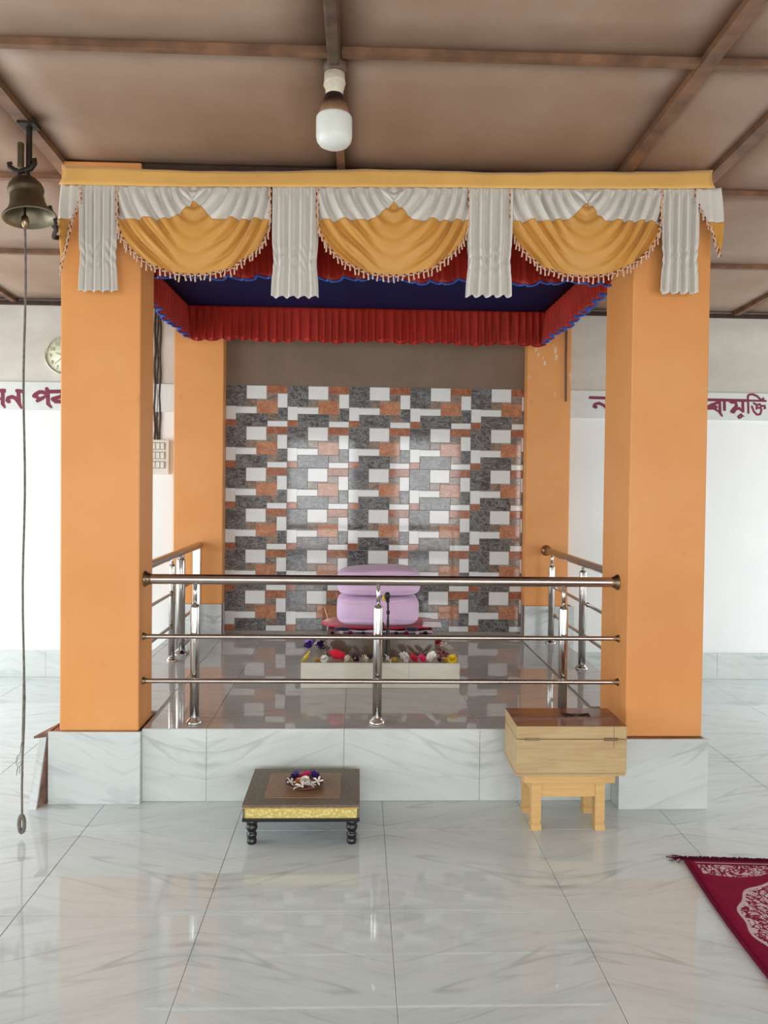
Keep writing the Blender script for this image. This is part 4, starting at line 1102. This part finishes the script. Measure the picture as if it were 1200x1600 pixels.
rgt = [('broad', 'red', 'maroon', .468, 4.49, .030, 'red flower at the back of the right cluster on the altar slab'),
 ('round', 'gold', 'orange', .475, 4.57, .030, 'golden flower hindmost in the right cluster on the altar slab'),
 ('star', 'white', 'white', .508, 4.41, .034, 'white flower at the back of the right cluster on the altar slab'),
 ('star', 'maroon', 'white', .472, 4.25, .036, 'maroon flower beside the stone in the right cluster on the altar slab'),
 ('star', 'maroon', 'peach', .472, 4.165, .034, 'maroon flower in the middle of the right cluster on the altar slab'),
 ('broad', 'white', 'maroon', .512, 4.325, .032, 'white flower with maroon middle in the right cluster on the altar slab'),
 ('star', 'white', 'maroon', .512, 4.11, .034, 'white flower at the outer front of the right cluster on the altar slab'),
 ('star', 'peach', 'maroon', .325, 4.128, .028, 'peach flower just behind the red ones on the altar slab')]
for kd, c, ce, x, y, r, lb in rgt: flower(kd, c, ce, x, y, A, r * 1.1, lb, GA, (.35, frn.uniform(-.2, .2)))
GT = 'small flowers along the stone edge'
for x, c, r, lb in ((-.135, 'dark', .014, 'tiny dark flower at the left end of the brown stone edge'), (-.085, 'cream', .016, 'tiny cream flower on the brown stone edge near its left end'),
    (-.035, 'maroon', .017, 'tiny maroon flower on the brown stone edge left of the middle post'), (.035, 'dark', .014, 'tiny dark flower on the brown stone edge beside the middle post'),
    (.215, 'dark', .015, 'tiny dark flower on the brown stone edge right of the tripod'), (.27, 'maroon', .018, 'tiny maroon flower on the brown stone edge right of the tripod'),
    (.33, 'cream', .015, 'tiny cream flower on the brown stone edge near its right end'), (.375, 'dark', .018, 'tiny dark flower at the right end of the brown stone edge')):
    flower('round', c, c, x, 4.183, TZ, r, lb, GT)
GP = 'flowers on the plate'
PB = PZ + .0045
for kd, c, ce, x, y, dz, r, lb, tl in (
    ('pea', 'purple', 'purple', -.240, 3.165, 0, .024, 'deep purple flower at the back left of the plate', (.7, 0)),
    ('pea', 'purple', 'dark', -.176, 3.162, 0, .026, 'deep purple flower at the back right of the plate', (.7, 0)),
    ('broad', 'pink', 'red', -.203, 3.150, .006, .026, 'deep pink flower at the back of the plate between purple ones', (.8, 0)),
    ('round', 'peach', 'orange', -.228, 3.118, 0, .023, 'peach flower left of the middle of the plate', (.3, 0)),
    ('round', 'white', 'cream', -.205, 3.110, .004, .024, 'full white flower in the middle of the plate', (.4, 0)),
    ('star', 'white', 'white', -.262, 3.092, .011, .023, 'white five petalled flower on the left rim of the plate', (.5, -.1)),
    ('star', 'white', 'white', -.152, 3.098, .011, .024, 'white five petalled flower on the right rim of the plate', (.5, .1)),
    ('star', 'white', 'white', -.178, 3.070, .008, .024, 'white five petalled flower inside the front of the plate', (.5, 0)),
    ('star', 'white', 'cream', -.216, 3.043, .012, .036, 'large white five petalled flower over the front rim of the plate', (.35, 0))):
    flower(kd, c, ce, x, y, PB + dz, r, lb, GP, tl)
